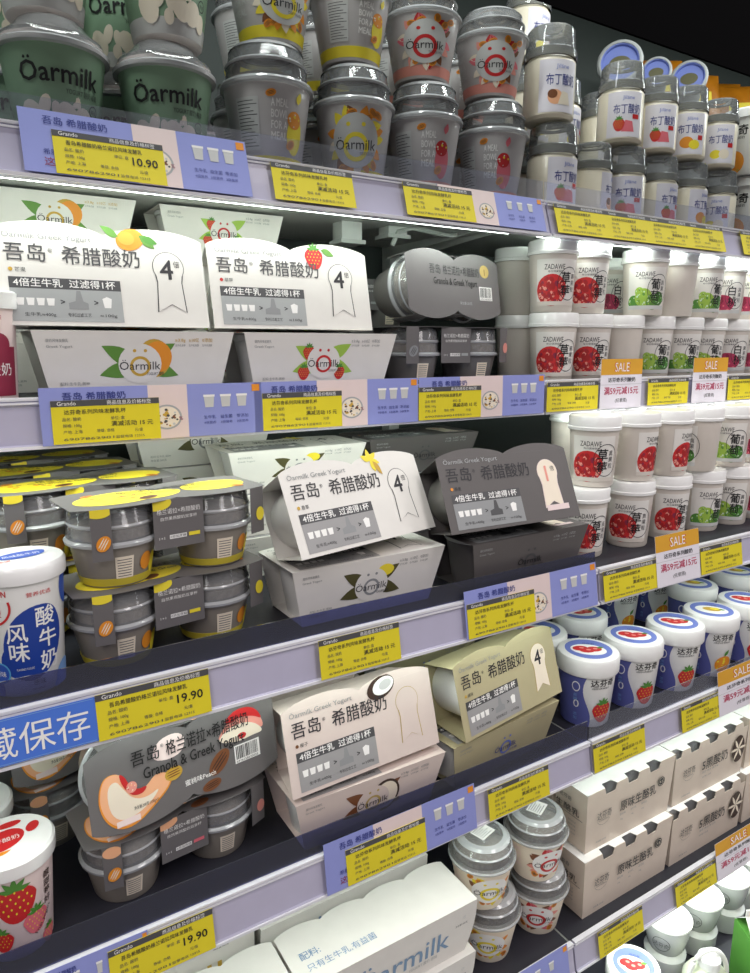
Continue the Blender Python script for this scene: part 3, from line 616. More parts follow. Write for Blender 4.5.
# dome cups -------------------------------------------------------
def dome(kind):
    t = thing('dome_lid_cup', 'x', 'yogurt cup', 'clear dome lidded yogurt cups'); q = MB()
    body = {'yellow': 'greycup', 'pink': 'greycup', 'yellowback': 'greycup', 'pinkback': 'greycup', 'whitepink': 'cream', 'whiteyellow': 'cream'}[kind]
    rb, rt, h = .0395, .0545, .104
    q.lathe([(0, 0), (rb - .001, 0), (rb, .003), (rt, h), (rt, h + .0005)], body, 48)
    ye = 'yellow' in kind
    if 'white' not in kind: q.lathe([(rb + .0003, .004), (rb + .0028, .020), (rb + .0022, .0202)], 'lemon' if ye else 'salmon', 48)
    a = Art(); c1 = 'lemon' if ye else 'pink'; c2 = 'orange' if ye else 'red'
    if 'back' in kind:
        a.rect(-.042, .026, -.014, .084, 'lightgrey', 1)
        for j in range(14): a.rect(-.040, .030 + .0038 * j, -.016 - .004 * (j % 3), .0308 + .0038 * j, 'darkgrey', 2)
        for j, tx in enumerate(('A MEAL', 'BOWL', 'FOR A', 'MEAL')): a.text(tx, .000, .074 - .012 * j, .0125, 'white', w=.020, bold=.02)
        a.nut(.000, .088, .006, .004, 20, 'orange', 'brown'); a.ell(.032, .045, .012, .022, c1, 1); a.orb(.030, .062, .010, c2, ['cream', 'lemon', 'white'], 8, 2); a.nut(.026, .034, .007, .005, 40, 'orange', 'brown'); a.leaf(.034, .08, .014, .004, 80, c1)
    else:
        rn = random.Random(len(kind))
        for k in range(16):
            q_ = 2 * math.pi * k / 16; a.leaf(.030 * math.cos(q_) * .6, .054 + .030 * math.sin(q_) * .6, .018, .0055, math.degrees(q_) + rn.uniform(-30, 30), rn.choice([c1, c1, c2, 'orange', 'cream', 'brown'] if ye else ['pink', 'salmon', 'cream', 'brown', 'red']), 1)
        for k in range(7): a.nut(rn.uniform(-.03, .03), .054 + rn.choice((-1, 1)) * rn.uniform(.022, .03), .0055, .004, rn.uniform(0, 180), 'orange', 'brown', 2)
        a.ell(0, .054, .026, .027, 'lightgrey' if body == 'greycup' else 'white', 4); a.ring(0, .048, .0145, .0045, c1 if ye else 'red', 5)
        for s_ in (-1, 1): a.ell(s_ * .008, .070, .0022, None, c1 if ye else 'red', 5, 10)
        a.text('Öarmilk', 0, .0455, .0145, 'ink', 6, 'c', w=.046); a.text('YOGURT FOR A MEAL', .004, .040, .0045, 'ink', 6, 'l', w=.018)
        for j in range(4): a.text(('A BOWL', 'YOGURT', 'FOR A', 'MEAL')[j], -.062, .074 - .012 * j, .011, 'lightgrey' if body == 'greycup' else 'palepink', w=.020, bold=.02)
    if 'back' not in kind: a.it = [([(u * 1.22, .052 + (v - .052) * 1.22) for u, v in vs], fs, m, l) for vs, fs, m, l in a.it]; a.clip(-.15, .004, .15, h - .003)
    q.art_cone(a, rb, rt, h); q.build('cup', t)
    q = MB(); z = h
    q.lathe([(rt - .001, z - .004), (rt + .003, z - .003), (rt + .0035, z), (rt + .002, z + .0025), (rt - .003, z + .004), (rt - .0045, z + .022), (rt - .0035, z + .024), (rt - .006, z + .027), (rt - .0085, z + .040), (rt - .013, z + .0445), (rt - .022, z + .046), (.024, z + .0455), (.022, z + .0475), (0, z + .048)], 'clearlid', 48); q.lathe([(rt - .0005, z - .0042), (rt + .0036, z - .0032), (rt + .0041, z), (rt + .0026, z + .003)], 'clearrim', 48); q.lathe([(rt - .0040, z + .0215), (rt - .0028, z + .024), (rt - .0052, z + .0265)], 'clearrim', 48); q.lathe([(rt - .0078, z + .0402), (rt - .0124, z + .045), (rt - .020, z + .0465)], 'clearrim', 48)
    if 'white' in kind:
        a = Art(); a.rect(-.018, -.014, .018, .014, 'white', 0); [a.rect(-.015, -.010 + .004 * j, .012 - .006 * (j % 2), -.009 + .004 * j, 'darkgrey', 1) for j in range(6)]; q.art_flat(a, (0, 0, z + .0486), (.8, .6, 0), (-.6, .8, 0))
    q.build('dome_lid', t)
    q = MB(); q.lathe([(0, z + .0015), (rt - .006, z + .0015), (rt - .008, z + .010), (.020, z + .016), (0, z + .015)], 'granolafill', 32); q.build('granola_portion', t)
    return t
DC = {k: dome(k) for k in ('yellow', 'pink', 'yellowback', 'pinkback', 'whitepink', 'whiteyellow')}
def look(x, y): return -math.atan2(x, y)
PLACED = []
RAD = {'dome': .0590, 'green': .0590, 'pudding': .0395, 'fruit': .0455, 'lidded': .0510, 'white': .063, 'strawberry': .044}
def cup(proto, px, Y, base, label, zr=.1, dr=0, s=1, group=None):
    """stands a round cup on the line of sight px; the row depth gives way a little where neighbours would touch"""
    sx = s[0] if isinstance(s, tuple) else s; rr = RAD.get(proto.name.split('_')[0], .045) * sx
    zs = base + zr * (s[2] if isinstance(s, tuple) else s); best = None
    for dy in sorted([k * .004 for k in range(-4, 19)], key=abs):
        x = xof(px, Y + dy, zs)
        gap = min([math.hypot(x - a, Y + dy - b) - c - rr for a, b, c, d in PLACED if abs(d - base) < .07] or [1])
        if gap > .0004: best = (x, Y + dy); break
        if best is None or gap > bg: best = (x, Y + dy); bg = gap
    x, Y = best; PLACED.append((x, Y, rr, base)); o = use(proto, label, group); put(o, x, Y, base + .0003, look(x, Y) + R(dr), s=s); return o
DHT = .1525
cup(DC['yellowback'], 267, .890, S[0], 'dome cup with grey printed back, lower row, right of green cups', dr=5)
cup(DC['yellow'], 354, .892, S[0], 'dome cup with yellow ring logo in lower row of top shelf', dr=3, s=(.96, .96, 1))
cup(DC['pinkback'], 424, .892, S[0], 'dome cup with pink fruit and grey lettering, lower row under pink ring cup', dr=-4, s=(.96, .96, 1))
cup(DC['pinkback'], 492, .892, S[0], 'dome cup with grey lettering, lower row, last before the pudding jars', dr=-14, s=(.96, .96, 1))
cup(DC['yellow'], 270, .892, S[0] + DHT, 'yellow dome cup in upper row cut by the top edge', dr=22, s=(.96, .96, .78))
cup(DC['yellowback'], 350, .892, S[0] + DHT, 'dome cup in upper row with ingredient panel and barcode', dr=14, s=(.96, .96, .78))
cup(DC['pink'], 422, .892, S[0] + DHT, 'dome cup with pink ring logo, upper row, left one', dr=6, s=(.96, .96, .78))
cup(DC['pink'], 491, .892, S[0] + DHT, 'dome cup with pink ring logo, upper row, right one', dr=10, s=(.96, .96, .78))
for k, px in enumerate((252, 322, 398, 460)): cup(DC['pinkback' if k > 1 else 'yellowback'], px, 1.01, S[0], 'dome cup standing in the shade behind the front dome cups')
for k, px in enumerate((252, 322, 398, 460)): cup(DC['pinkback' if k > 1 else 'yellowback'], px, 1.01, S[0] + DHT, 'dome cup stacked in the shade behind the front dome cups', s=(.96, .96, .78))
# green cups
def green():
    t = thing('green_yogurt_cup', 'x', 'yogurt cup', 'matte green yogurt cups'); q = MB(); rb, rt, h = .039, .053, .094
    q.lathe([(0, 0), (rb - .001, 0), (rb, .003), (rb + .002, .016)], 'lightgrey', 48); q.lathe([(rb + .002, .016), (rt, h)], 'cupgreen', 48)
    a = Art(); a.text('Öarmilk', 0, .056, .026, 'black', 3, 'c', w=.078, bold=.02); a.text('YOGURT 酸奶 椰果', .004, .047, .0065, 'ink', 3, 'l', w=.036)
    rn = random.Random(2)
    for x, y, r1, r2, q_ in ((-.032, .024, .012, .016, 20), (-.018, .034, .006, .011, -20), (-.006, .030, .005, .009, 10), (.006, .026, .010, .014, 30), (.022, .024, .011, .013, -10), (-.008, .016, .006, .008, 0), (.036, .018, .008, .010, 0)): a.ell(x, y, r1, r2, 'cream', 1, 14, q_)
    a.ring(.036, .036, .006, .001, 'ink', 2); a.text('燕麦', .036, .034, .004, 'ink', 3, 'c')
    for k in range(4): a.leaf(.01 + .003 * k, .034, .012, .003, 40 + 25 * k, 'cream', 2)
    q.art_cone(a, rb, rt, h); q.build('cup', t)
    q = MB(); z = h; q.lathe([(rt - .001, z - .003), (rt + .004, z - .002), (rt + .0045, z + .002), (rt + .002, z + .004), (rt - .001, z + .012), (rt - .004, z + .014), (rt - .014, z + .022), (rt - .020, z + .030), (0, z + .034)], 'clearlid', 48); q.lathe([(rt - .0005, z - .0032), (rt + .0046, z - .0022), (rt + .0051, z + .002), (rt + .0026, z + .0042)], 'clearrim', 48); q.build('dome_lid', t)
    q = MB(); q.lathe([(rt - .002, z + .0002), (rt + .0015, z + .0004), (rt + .0005, z + .008), (rt - .004, z + .010), (0, z + .011)], 'palepink', 48); q.build('inner_lid', t)
    return t
GC = green(); gh = .1295
cup(GC, 52, .885, S[0], 'green yogurt cup with black lettering, lower row at far left', dr=8)
cup(GC, 165, .885, S[0], 'green yogurt cup with black lettering, lower row beside the dome cups', dr=4)
cup(GC, 36, .890, S[0] + gh, 'green yogurt cup stacked above at the top left corner', dr=12)
cup(GC, 163, .885, S[0] + gh, 'green yogurt cup stacked above, between corner cup and dome cups', dr=14)
for px in (-30, 120): 
    cup(GC, px if px > 0 else 8, 1.01, S[0], 'green yogurt cup in the shade behind the front green cups'); cup(GC, px + 92 if px > 0 else 100 - 0, 1.13, S[0], 'green yogurt cup in the shade behind the front green cups')
    cup(GC, px if px > 0 else 8, 1.01, S[0] + gh, 'green yogurt cup stacked in the shade behind the upper green cups')
# pudding jars
def jar(fruit):
    t = thing('pudding_jar', 'x', 'jar', 'glass pudding jars with clear caps'); q = MB(); r = .0375
    q.lathe([(0, 0), (r - .004, 0), (r, .004), (r, .078), (r - .004, .084), (r - .005, .084)], 'custard', 40); 
    a = Art(); a.rect(-.012, .006, .048, .076, 'tagwhite', 1); a.rect(-.006, .060, .046, .072, 'lilac', 1.5) if 0 else None
    a.text('Jiläne', .012, .064, .008, 'periwinkle', w=.020); a.text('布丁酸奶', -.002, .043, .0165, 'navy', w=.046, bold=.01)
    if fruit == 'strawberry': a.berry(.008, .026, .010, 3); a.poly([(.012, .014), (.034, .014), (.030, .030), (.018, .032)], 'pink', 2); a.rect(.030, .034, .042, .041, 'red', 3)
    elif fruit == 'mango': a.ell(.014, .026, .012, .010, 'orange', 2); a.ell(.028, .022, .010, .008, 'lemon', 3); a.rect(.034, .030, .044, .038, 'red', 3)
    elif fruit == 'peach': a.ell(.012, .026, .011, .010, 'peach', 2); a.ell(.008, .030, .007, .006, 'brown', 3); a.poly([(.016, .016), (.036, .016), (.032, .032), (.022, .034)], 'cream', 3)
    else: a.ell(.012, .022, .010, .008, 'lemon', 2); a.ell(.028, .022, .010, .009, 'cream', 3); a.rect(.034, .034, .045, .042, 'red', 3)
    q.art_cone(a, r, r, .08); q.build('jar_body', t)
    q = MB(); q.lathe([(r - .0045, .084), (r - .003, .085), (r - .003, .096), (r - .006, .0975), (0, .098)], 'olive', 40); q.build('inner_lid', t)
    q = MB(); q.lathe([(r + .0006, .082), (r + .0015, .083), (r + .001, .094), (r - .001, .096), (r - .003, .122), (r - .006, .1255), (.016, .126), (.015, .1275), (0, .128)], 'clearlid', 40); q.build('clear_cap', t)
    return t
JR = {k: jar(k) for k in ('strawberry', 'mango', 'peach', 'coconut')}
JH = .1285
for lst, lv in (((('peach', 549, .875, -34, 1.05), ('strawberry', 620, .885, -44, 1), ('strawberry', 655, .885, -40, .98), ('mango', 685, .885, -46, .98), ('coconut', 716, .885, -48, .96)), 1),
                ((('strawberry', 551, .875, -20, 1.05), ('peach', 589, .885, 20, .96), ('strawberry', 622, .885, -44, 1), ('strawberry', 655, .885, -10, .98), ('mango', 685, .885, -2, .98), ('coconut', 715, .885, -62, .96)), 0)):
    for k, (f_, px, Y, dr, s_) in enumerate(lst):
        n_ = ['first', 'second', 'third', 'fourth', 'fifth', 'sixth'][k]
        zb = S[0] if not lv else S[0] + JH * {549: 1.05, 620: 1, 655: .98, 685: .98, 716: .96}[px] + .0008
        cup(JR[f_], px, Y, zb, f'pudding jar with {f_} picture, {n_} from left in the {"upper" if lv else "lower"} jar row', zr=.05, dr=dr + 30, s=s_)
for k, px in enumerate((528, 560, 600)):
    for lv in range(2 + (k == 0)): cup(JR['coconut'], px, .98 + .01 * k, S[0] + JH * lv, 'pudding jar standing ' + ('topmost ' if lv == 2 else '') + 'behind the front row of jars', dr=20)
# third-brand tall cups ---------------------------------------------
def zal(kind):
    t = thing('fruit_yogurt_cup', 'x', 'yogurt cup', 'white fruit yogurt cups in two rows'); q = MB(); rb, rt, h = .036, .0415, .096
    q.lathe([(0, 0), (rb - .002, 0), (rb, .003), (rt, h), (rt - .001, h + .001)], 'milky', 40)
    if kind != 'plain':
        a = Art(); a.rect(-.034, .010, .040, .082, 'card', 1); a.text('ZADAWE', -.020, .066, .0115, 'ink', 3, w=.034, bold=.005); a.text('每日健康酸奶', -.014, .0615, .0035, 'darkgrey', 3, w=.026)
        c = {'strawberry': 'red', 'grape': 'lightgreen', 'peach': 'magenta'}[kind]
        if kind == 'strawberry': a.orb(-.007, .034, .0265, 'red', ['salmon', 'maroon', 'berry', 'berry'], 90, 2, .025)
        if kind == 'peach': a.orb(-.004, .028, .026, 'magenta', ['pink', 'maroon'], 20, 2, .018)
        if kind == 'grape':
            for x, y, r_, c_ in ((-.022, .022, .012, 'green'), (-.004, .030, .016, 'lightgreen'), (.014, .022, .013, 'leaf'), (-.012, .040, .008, 'lightgreen'), (.026, .028, .012, 'green')): a.orb(x, y, r_, c_, ['lightgreen', 'leaf', 'mint'], 12, 2)
        a.rect(-.034, .010, .040, .0165, 'lightgrey' if kind != 'strawberry' else 'milky', 4)
        a.ring(.024, .044, .022, .0009, 'ink', 5, 30, .026)
        w_ = {'strawberry': '草莓', 'grape': '葡萄', 'peach': '白桃'}[kind]
        a.text(w_[0], .008, .045, .020, 'black', 6, bold=.02); a.text(w_[1], .008, .025, .020, 'black', 6, bold=.02); a.text('真', .028, .052, .009, 'ink', 6); a.text('果', .028, .042, .009, 'ink', 6); a.text('粒', .028, .032, .009, 'ink', 6)
        q.art_cone(a, rb, rt, h)
    q.build('cup', t)
    q = MB(); q.lathe([(rt - .001, .090), (rt + .003, .0905), (rt + .0035, .095), (rt + .0022, .096), (rt + .0022, .110), (rt + .0008, .1125), (0, .1128)], 'lidwhite', 40)
    q.build('lid', t); return t
ZP = {k: zal(k) for k in ('strawberry', 'grape', 'peach', 'plain')}
ZH = .1135
def row(lst, Y, base, rowname):
    for k, (kd, px, dY, dr) in enumerate(lst):
        kn = {'plain': 'blank back'}.get(kd, kd + ' picture')
        cup(ZP[kd], px, Y + dY, base, f'white yogurt cup with {kn}, {["first","second","third","fourth","fifth","sixth","seventh","eighth"][k]} from left in the {rowname}', zr=.05, dr=dr, s=(.935, .935, 1))
row([('strawberry', 552, 0, 6), ('strawberry', 587, 0, 10), ('plain', 619, 0, 0), ('grape', 650, 0, 10), ('grape', 679, 0, 14), ('grape', 703, 0, 10), ('peach', 728, 0, 6), ('peach', 748, 0, 8)], .865, S[1], 'lower row of second shelf')
row([('strawberry', 552, 0, 10), ('strawberry', 585, 0, 12), ('grape', 644, -.005, 6), ('plain', 674, 0, 0), ('grape', 701, 0, 24), ('peach', 724, 0, 0), ('peach', 745, 0, 6)], .865, S[1] + ZH, 'upper row of second shelf')
row([('strawberry', 582, 0, 12), ('strawberry', 628, 0, -4), ('strawberry', 665, 0, 24), ('grape', 699, 0, 30), ('grape', 728, 0, -6), ('peach', 754, 0, 0)], .765, S[2], 'lower row of third shelf')
row([('strawberry', 593, 0, -2), ('strawberry', 633, 0, 62), ('strawberry', 667, 0, 66), ('grape', 697, 0, -60), ('grape', 727, 0, -4), ('peach', 754, 0, 0)], .765, S[2] + ZH, 'upper row of third shelf')
for lv in range(2):
    for k, px in enumerate((517, 545, 575, 607, 640, 668, 692, 715, 738)): cup(ZP['peach' if k == 3 else 'plain'], px, .965, S[1] + ZH * lv - 0, 'pale yogurt cup hidden mostly behind the front cups, second shelf ' + ('upper' if lv else 'lower') + ' layer', zr=.05, dr=10, s=(.93, .93, 1))
    for k, px in enumerate((572, 600, 640, 672, 700, 726, 748)): cup(ZP['plain'], px, .870, S[2] + ZH * lv, 'pale yogurt cup hidden mostly behind the front cups, third shelf ' + ('upper' if lv else 'lower') + ' layer', zr=.05, dr=10, s=(.93, .93, 1))
cup(ZP['plain'], 520, .93, S[1] + 2 * ZH if 0 else S[1] + 2 * ZH - .0, 'pale yogurt cup topmost behind the tilted dark granola pack', s=.5) if 0 else None

# blue and white lidded cups on the fourth shelf ------------------------
def dav(fruit):
    t = thing('lidded_fruit_cup', 'x', 'yogurt cup', 'white lidded fruit yogurt cups'); q = MB(); rb, rt, h = .0385, .0465, .101
    q.lathe([(0, 0), (rb - .002, 0), (rb, .003), (rt, h)], 'plasticwhite', 48)
    a = Art(); n = 14
    pts = [(-.105, .002)] + [(-.018 + .007 * math.sin(.9 + 5.5 * k / n), .002 + .106 * k / n) for k in range(n + 1)] + [(-.105, .108)]
    a.poly(pts, 'indigo', 1)
    pts = [(.110, .002)] + [(.052 + .006 * math.sin(2 + 5.5 * k / n), .002 + .106 * k / n) for k in range(n + 1)] + [(.110, .108)]; a.poly(pts, 'indigo', 1)
    for x in (-.036,):
        a.ring(x, .080, .0065, .0014, 'white', 3, ry=.010); a.text('0', x - .004, .0385, .022, 'white', 3); 
        for j, c in enumerate('蔗糖添加'): a.text(c, x - .004, .060 - .0075 * j if j < 2 else .022 - .0075 * (j - 2), .007, 'lightblue', 3)
    a.text('达芬奇', -.014, .084, .0150, 'black', 3, w=.040, bold=.02); a.text('0脂肪0蔗糖酸奶', -.012, .078, .0042, 'ink', 3, w=.030)
    if fruit == 'strawberry': a.berry(.010, .034, .0195, 3, tall=1.2)
    else: a.orb(.012, .030, .018, 'orange', ['gold', 'lemon'], 12, 3); a.leaf(.012, .048, .016, .004, 60, 'green', 5)
    a.scale(1, .9); q.art_cone(a, rb, rt, h, ang=.42); q.build('cup', t)
    q = MB(); q.lathe([(rt, h - .010), (rt + .0030, h - .010), (rt + .0040, h - .008), (rt + .0040, h + .014), (rt + .002, h + .018), (rt - .004, h + .0195), (0, h + .0195)], 'lidwhite', 48)
    a = Art(); a.ell(0, 0, .038, None, 'periwinkle', 0, 36); a.ell(0, -.003, .029, .021, 'white', 1, 30)
    if fruit == 'strawberry':
        for x, y in ((-.013, -.001), (.009, .001), (-.002, -.006)): a.ell(x, y, .013, .0095, 'red', 2, 18, 20); a.ell(x + .002, y + .002, .004, .003, 'salmon', 3, 10)
        a.leaf(.014, .006, .012, .004, 30, 'leaf', 3)
    else: a.ell(0, 0, .016, .010, 'gold', 2); a.ell(.006, .004, .009, .006, 'lemon', 3); a.leaf(.012, .002, .012, .004, 10, 'leaf', 3)
    a.text('达芬奇', 0, .018, .007, 'navy', 3, 'c', w=.020); q.art_flat(a, (0, 0, h + .0195), (1, 0, 0), (0, 1, 0)); q.build('lid', t)
    return t
DV = {k: dav(k) for k in ('strawberry', 'mango')}
DVL = [('strawberry', 588, .735, 'at left end of front row, by the olive boxes'), ('strawberry', 633, .735, 'second in the front row on fourth shelf'), ('strawberry', 675, .735, 'third in the front row on fourth shelf'),
       ('mango', 711, .735, 'fourth in the front row on fourth shelf'), ('strawberry', 745, .735, 'fifth in the front row at the right edge'),
       ('strawberry', 538, .820, 'at left of second row, peeking over the olive box'), ('mango', 692, .850, 'in the second row behind the mango one'), ('mango', 735, .850, 'at the right end of second row'),
       ('strawberry', 580, .860, 'behind the leftmost front cup, under the lilac card'), ('mango', 618, .965, 'in rear row below the left yellow tag, only its label showing'), ('mango', 652, .965, 'in rear row below the sale card'), ('mango', 722, .965, 'at the right of the rear row')]
for f_, px, Y, l in DVL:
    cup(DV[f_], px, Y, S[3], f'white lidded {f_} cup ' + l, zr=.11, dr=4)
for px in (612, 648): cup(ZP['plain'], px, 1.10, S[3], 'pale cup far back on the fourth shelf', zr=.05)

# single cups at left -----------------------------------------------------
def bluecup():
    t = thing('blue_yogurt_cup', 'white and blue yogurt cup with large blue emblem at left of third shelf', 'yogurt cup'); q = MB(); rb, rt, h = .0335, .040, .112
    q.lathe([(0, 0), (rb - .002, 0), (rb, .003), (rt, h)], 'plasticwhite', 48); a = Art()
    a.ell(.004, .050, .027, .036, 'deepblue', 1, 30, -20); a.ell(.012, .068, .017, .017, 'deepblue', 1.5); a.ell(-.006, .035, .022, .018, 'deepblue', 1.5)
    for c, x, y in (('酸', .006, .066), ('风', -.020, .054), ('味', -.019, .036), ('牛', .008, .045), ('奶', .008, .024)): a.text(c, x, y, .0195, 'white', 3, bold=.02)
    a.text('FLAVORED YOGURT', -.014, .026, .003, 'white', 3, w=.016)
    a.text('SIXGOON', -.042, .096, .008, 'red', 2, w=.026, bold=.02); a.text('DAIRY', -.040, .088, .007, 'red', 2, w=.016, bold=.02); a.text('新希望', -.042, .078, .008, 'red', 2, w=.020, bold=.02); a.ring(-.030, .086, .017, .002, 'red', 2, 20, a0=-70, a1=20); a.text('营养优选', .000, .094, .0045, 'red', 2, w=.022)
    a.ell(-.030, .024, .010, None, 'cyan', 2); a.ell(-.030, .024, .0085, None, 'blue', 3); a.text('原味', -.036, .021, .006, 'white', 4); a.text('原味', .000, .010, .006, 'navy', 3); a.text('ORIGINAL', -.002, .005, .003, 'navy', 3)
    a.ell(.046, .094, .012, .018, 'blue', 1); a.ell(.040, .008, .015, .016, 'lightblue', 1); a.ell(.030, .002, .008, .008, 'lightblue', 1); a.ell(-.044, .008, .016, .014, 'blue', 1)
    a.clip(-.12, .001, .12, h); q.art_cone(a, rb, rt, h); q.build('cup', t)
    q = MB(); q.lathe([(rt - .001, h - .006), (rt + .0025, h - .006), (rt + .003, h - .003), (rt + .003, h + .006), (rt + .001, h + .009), (0, h + .0095)], 'lidwhite', 48)
    a = Art(); a.ell(.004, .004, .022, .012, 'blue', 1, 24, 10); a.text('风味酸牛奶', .004, .000, .008, 'white', 2, 'c', w=.034, rot=8); a.text('新希望', -.024, -.018, .006, 'red', 2, rot=10); a.ell(.018, .010, .008, .006, 'blue', 1)
    q.art_flat(a, (0, 0, h + .0095), (1, 0, 0), (0, 1, 0)); q.build('lid', t); return t
B = bluecup(); x = xof(24, .740, S[2] + .06); put(B, x, .740, S[2] + .0006, look(x, .742) + R(6), s=(1, 1, 1.08))
def pinkcup():
    t = thing('strawberry_yogurt_cup', 'x', 'yogurt cup', 'cream cups printed with red strawberries'); q = MB(); rb, rt, h = .033, .040, .105
    q.lathe([(0, 0), (rb - .002, 0), (rb, .003), (rt, h)], 'palepink', 48); a = Art()
    a.berry(-.004, .070, .021, 2, cap=True); a.berry(.014, .040, .014, 2, 'pink'); a.berry(-.020, .028, .012, 2); a.berry(.030, .012, .010, 2, 'pink')
    for j, c in enumerate('酸甜莓好'): a.text(c, .024, .080 - .010 * j, .009, 'darkbrown', 3, bold=.02)
    a.text('Fruit yogurt', .014, .022, .006, 'ink', 3, rot=50)
    q.art_cone(a, rb, rt, h); q.build('cup', t)
    q = MB(); q.lathe([(rt - .001, h - .006), (rt + .003, h - .006), (rt + .0035, h - .003), (rt + .0035, h + .008), (rt + .001, h + .011), (0, h + .0115)], 'lidwhite', 48)
    a = Art(); a.ell(-.006, 0, .022, .016, 'red', 1, 20, 20); a.text('莓好酸奶', -.006, -.003, .008, 'white', 2, 'c', w=.032); a.ell(.024, .008, .006, .009, 'red', 1, 16, -30); a.leaf(-.02, -.022, .02, .003, 10, 'orange', 1); a.ell(.004, .024, .012, .005, 'red', 1)
    q.art_flat(a, (0, 0, h + .0115), (1, 0, 0), (0, 1, 0)); q.build('lid', t); return t
PC = pinkcup(); cup(PC, 10, .735, S[3], 'cream strawberry printed cup standing at front left of fourth shelf', zr=.1, dr=6)
cup(PC, -30, .825, S[3], 'cream strawberry printed cup mostly cut off behind the front one', zr=.1)
def maroon():
    t = thing('maroon_label_cup', 'white lidded cup with maroon label cut by left edge, second shelf', 'yogurt cup'); q = MB(); q.lathe([(0, 0), (.031, 0), (.033, .003), (.038, .100)], 'palepink', 40)
    a = Art(); a.rect(-.05, .008, .040, .058, 'maroon', 1); a.ell(.018, .060, .014, .012, 'maroon', 1); a.text('酸奶', .006, .030, .014, 'white', 2); a.text('风味', .012, .085, .006, 'red', 2); q.art_cone(a, .033, .038, .1); q.build('cup', t)
    q = MB(); q.lathe([(.037, .096), (.041, .096), (.0415, .112), (.039, .114), (0, .1145)], 'lidwhite', 40); q.build('lid', t); return t
Mr = maroon(); x = xof(-22, .85, S[1] + .06); put(Mr, x, .85, S[1] + .0003, look(x, .85) - R(0))
for k, (px, Y) in enumerate(((18, .93), (30, .99))): pass

# big white box on the lowest shelf ---------------------------------------
def whitebox():
    t = thing('white_yogurt_box', 'x', 'yogurt box', 'long white four-lobed boxes'); L, W, H = .288, .098, .090; h = L / 2; o = MB(); N = 48
    top = [(-h, .0, H), (h, 0, H)] + [(h - L * k / N, W - .008 + .008 * abs(math.sin(4 * math.pi * k / N)) ** .7, H) for k in range(N + 1)]
    o.slab(top, (0, 0, 1), .0007, 'card')
    n2 = 6
    side = [(h + .006 * math.sin(math.pi * k / n2) - .014 * (1 - k / n2), 0 + .010 * (1 - k / n2), H * k / n2) for k in range(n2 + 1)]
    o.slab([(-p[0], p[1], p[2]) for p in side] + list(reversed(side)), (0, -1, -.1), .0007, 'card')
    bk = [(p[0], W - .008 - p[1], p[2]) for p in side]; o.slab([(-p[0], p[1], p[2]) for p in bk] + list(reversed(bk)), (0, 1, -.1), .0007, 'card')
    o.slab([(-h + .014, .010, .0007), (-h + .014, W - .018, .0007), (h - .014, W - .018, .0007), (h - .014, .010, .0007)], (0, 0, -1), .0007, 'card')
    for sg in (-1, 1): o.slab([(sg * (h - .001), .001, H), (sg * (h - .001), W - .009, H), (sg * (h - .014), W - .018, .001), (sg * (h - .014), .010, .001)], (sg, 0, -.15), .0007, 'card')
    a = Art(); a.text('配料:', .018, .040, .014, 'bluegrey', bold=.01); a.text('只有生牛乳,有益菌', .020, .020, .0125, 'bluegrey', w=.105); o.art_flat(a, (-h, -0, H), (1, 0, 0), (0, 1, 0))
    a = Art(); a.text('Öarmilk', .080, .026, .048, 'bluegrey', w=.160, bold=.01); a.text('YOGURT 酸奶 原味', .170, .017, .007, 'midgrey', w=.05); a.text('净含量:400克', .250, .055, .004, 'ink'); a.text('倍', .262, .066, .007, 'lightgrey')
    V = Vector((0, -.010, H)).normalized(); o.art_flat(a, (-h, .010, 0), (1, 0, 0), V); o.build('carton', t); return t
WB = whitebox(); wh = .0905
def wbox(PR, base, l):
    o = use(WB, l); put_edge(o, (PR[0] - .288, PR[1] + .0), PR, base + .0004 + .09, (0, 0, .09)); return o
wbox((.604, .685), S[4], 'long white box at bottom of the front pile on lowest shelf')
wbox((.604, .685), S[4] + wh, 'long white box with blue lettering on top of front pile')
wbox((.596, .800), S[4], 'long white box at bottom of the pile behind'); wbox((.596, .800), S[4] + wh, 'long white box on top of the pile behind the lettered one')
wbox((.312, .685), S[4], 'long white box left of the lettered pile, lower'); wbox((.312, .685), S[4] + wh, 'long white box left of the lettered one, cut by the bottom edge')
# box with gold letters at left
def goldbox():
    t = thing('white_yogurt_box', 'white box with gold lettering at lower left of lowest shelf', 'yogurt box'); o = MB(); L, W, H = .31, .10, .095
    o.slab([(-L / 2, 0, 0), (-L / 2, 0, H), (-L / 2, W, H), (-L / 2, W, 0)], (-1, 0, 0), .001, 'card'); o.box(-L / 2 + .001, L / 2, 0, W, 0, H, 'card')
    a = Art(); a.text('Öarmilk', .06, .024, .050, 'gold', w=.225); a.text('净含量:400克', .25, .078, .004, 'ink'); o.art_flat(a, (-L / 2, 0, 0), (1, 0, 0), (0, 0, 1)); o.build('carton', t); return t
g_ = goldbox(); put(g_, .148, .815, S[4] + .0905 + .001, 0)
g2 = dup(g_); g2['label'] = 'white box with gold lettering underneath the other gold lettered box'; put(g2, .148, .815, S[4] + .0003 - .005 + .005, 0); g2.scale = (1, 1, .95)
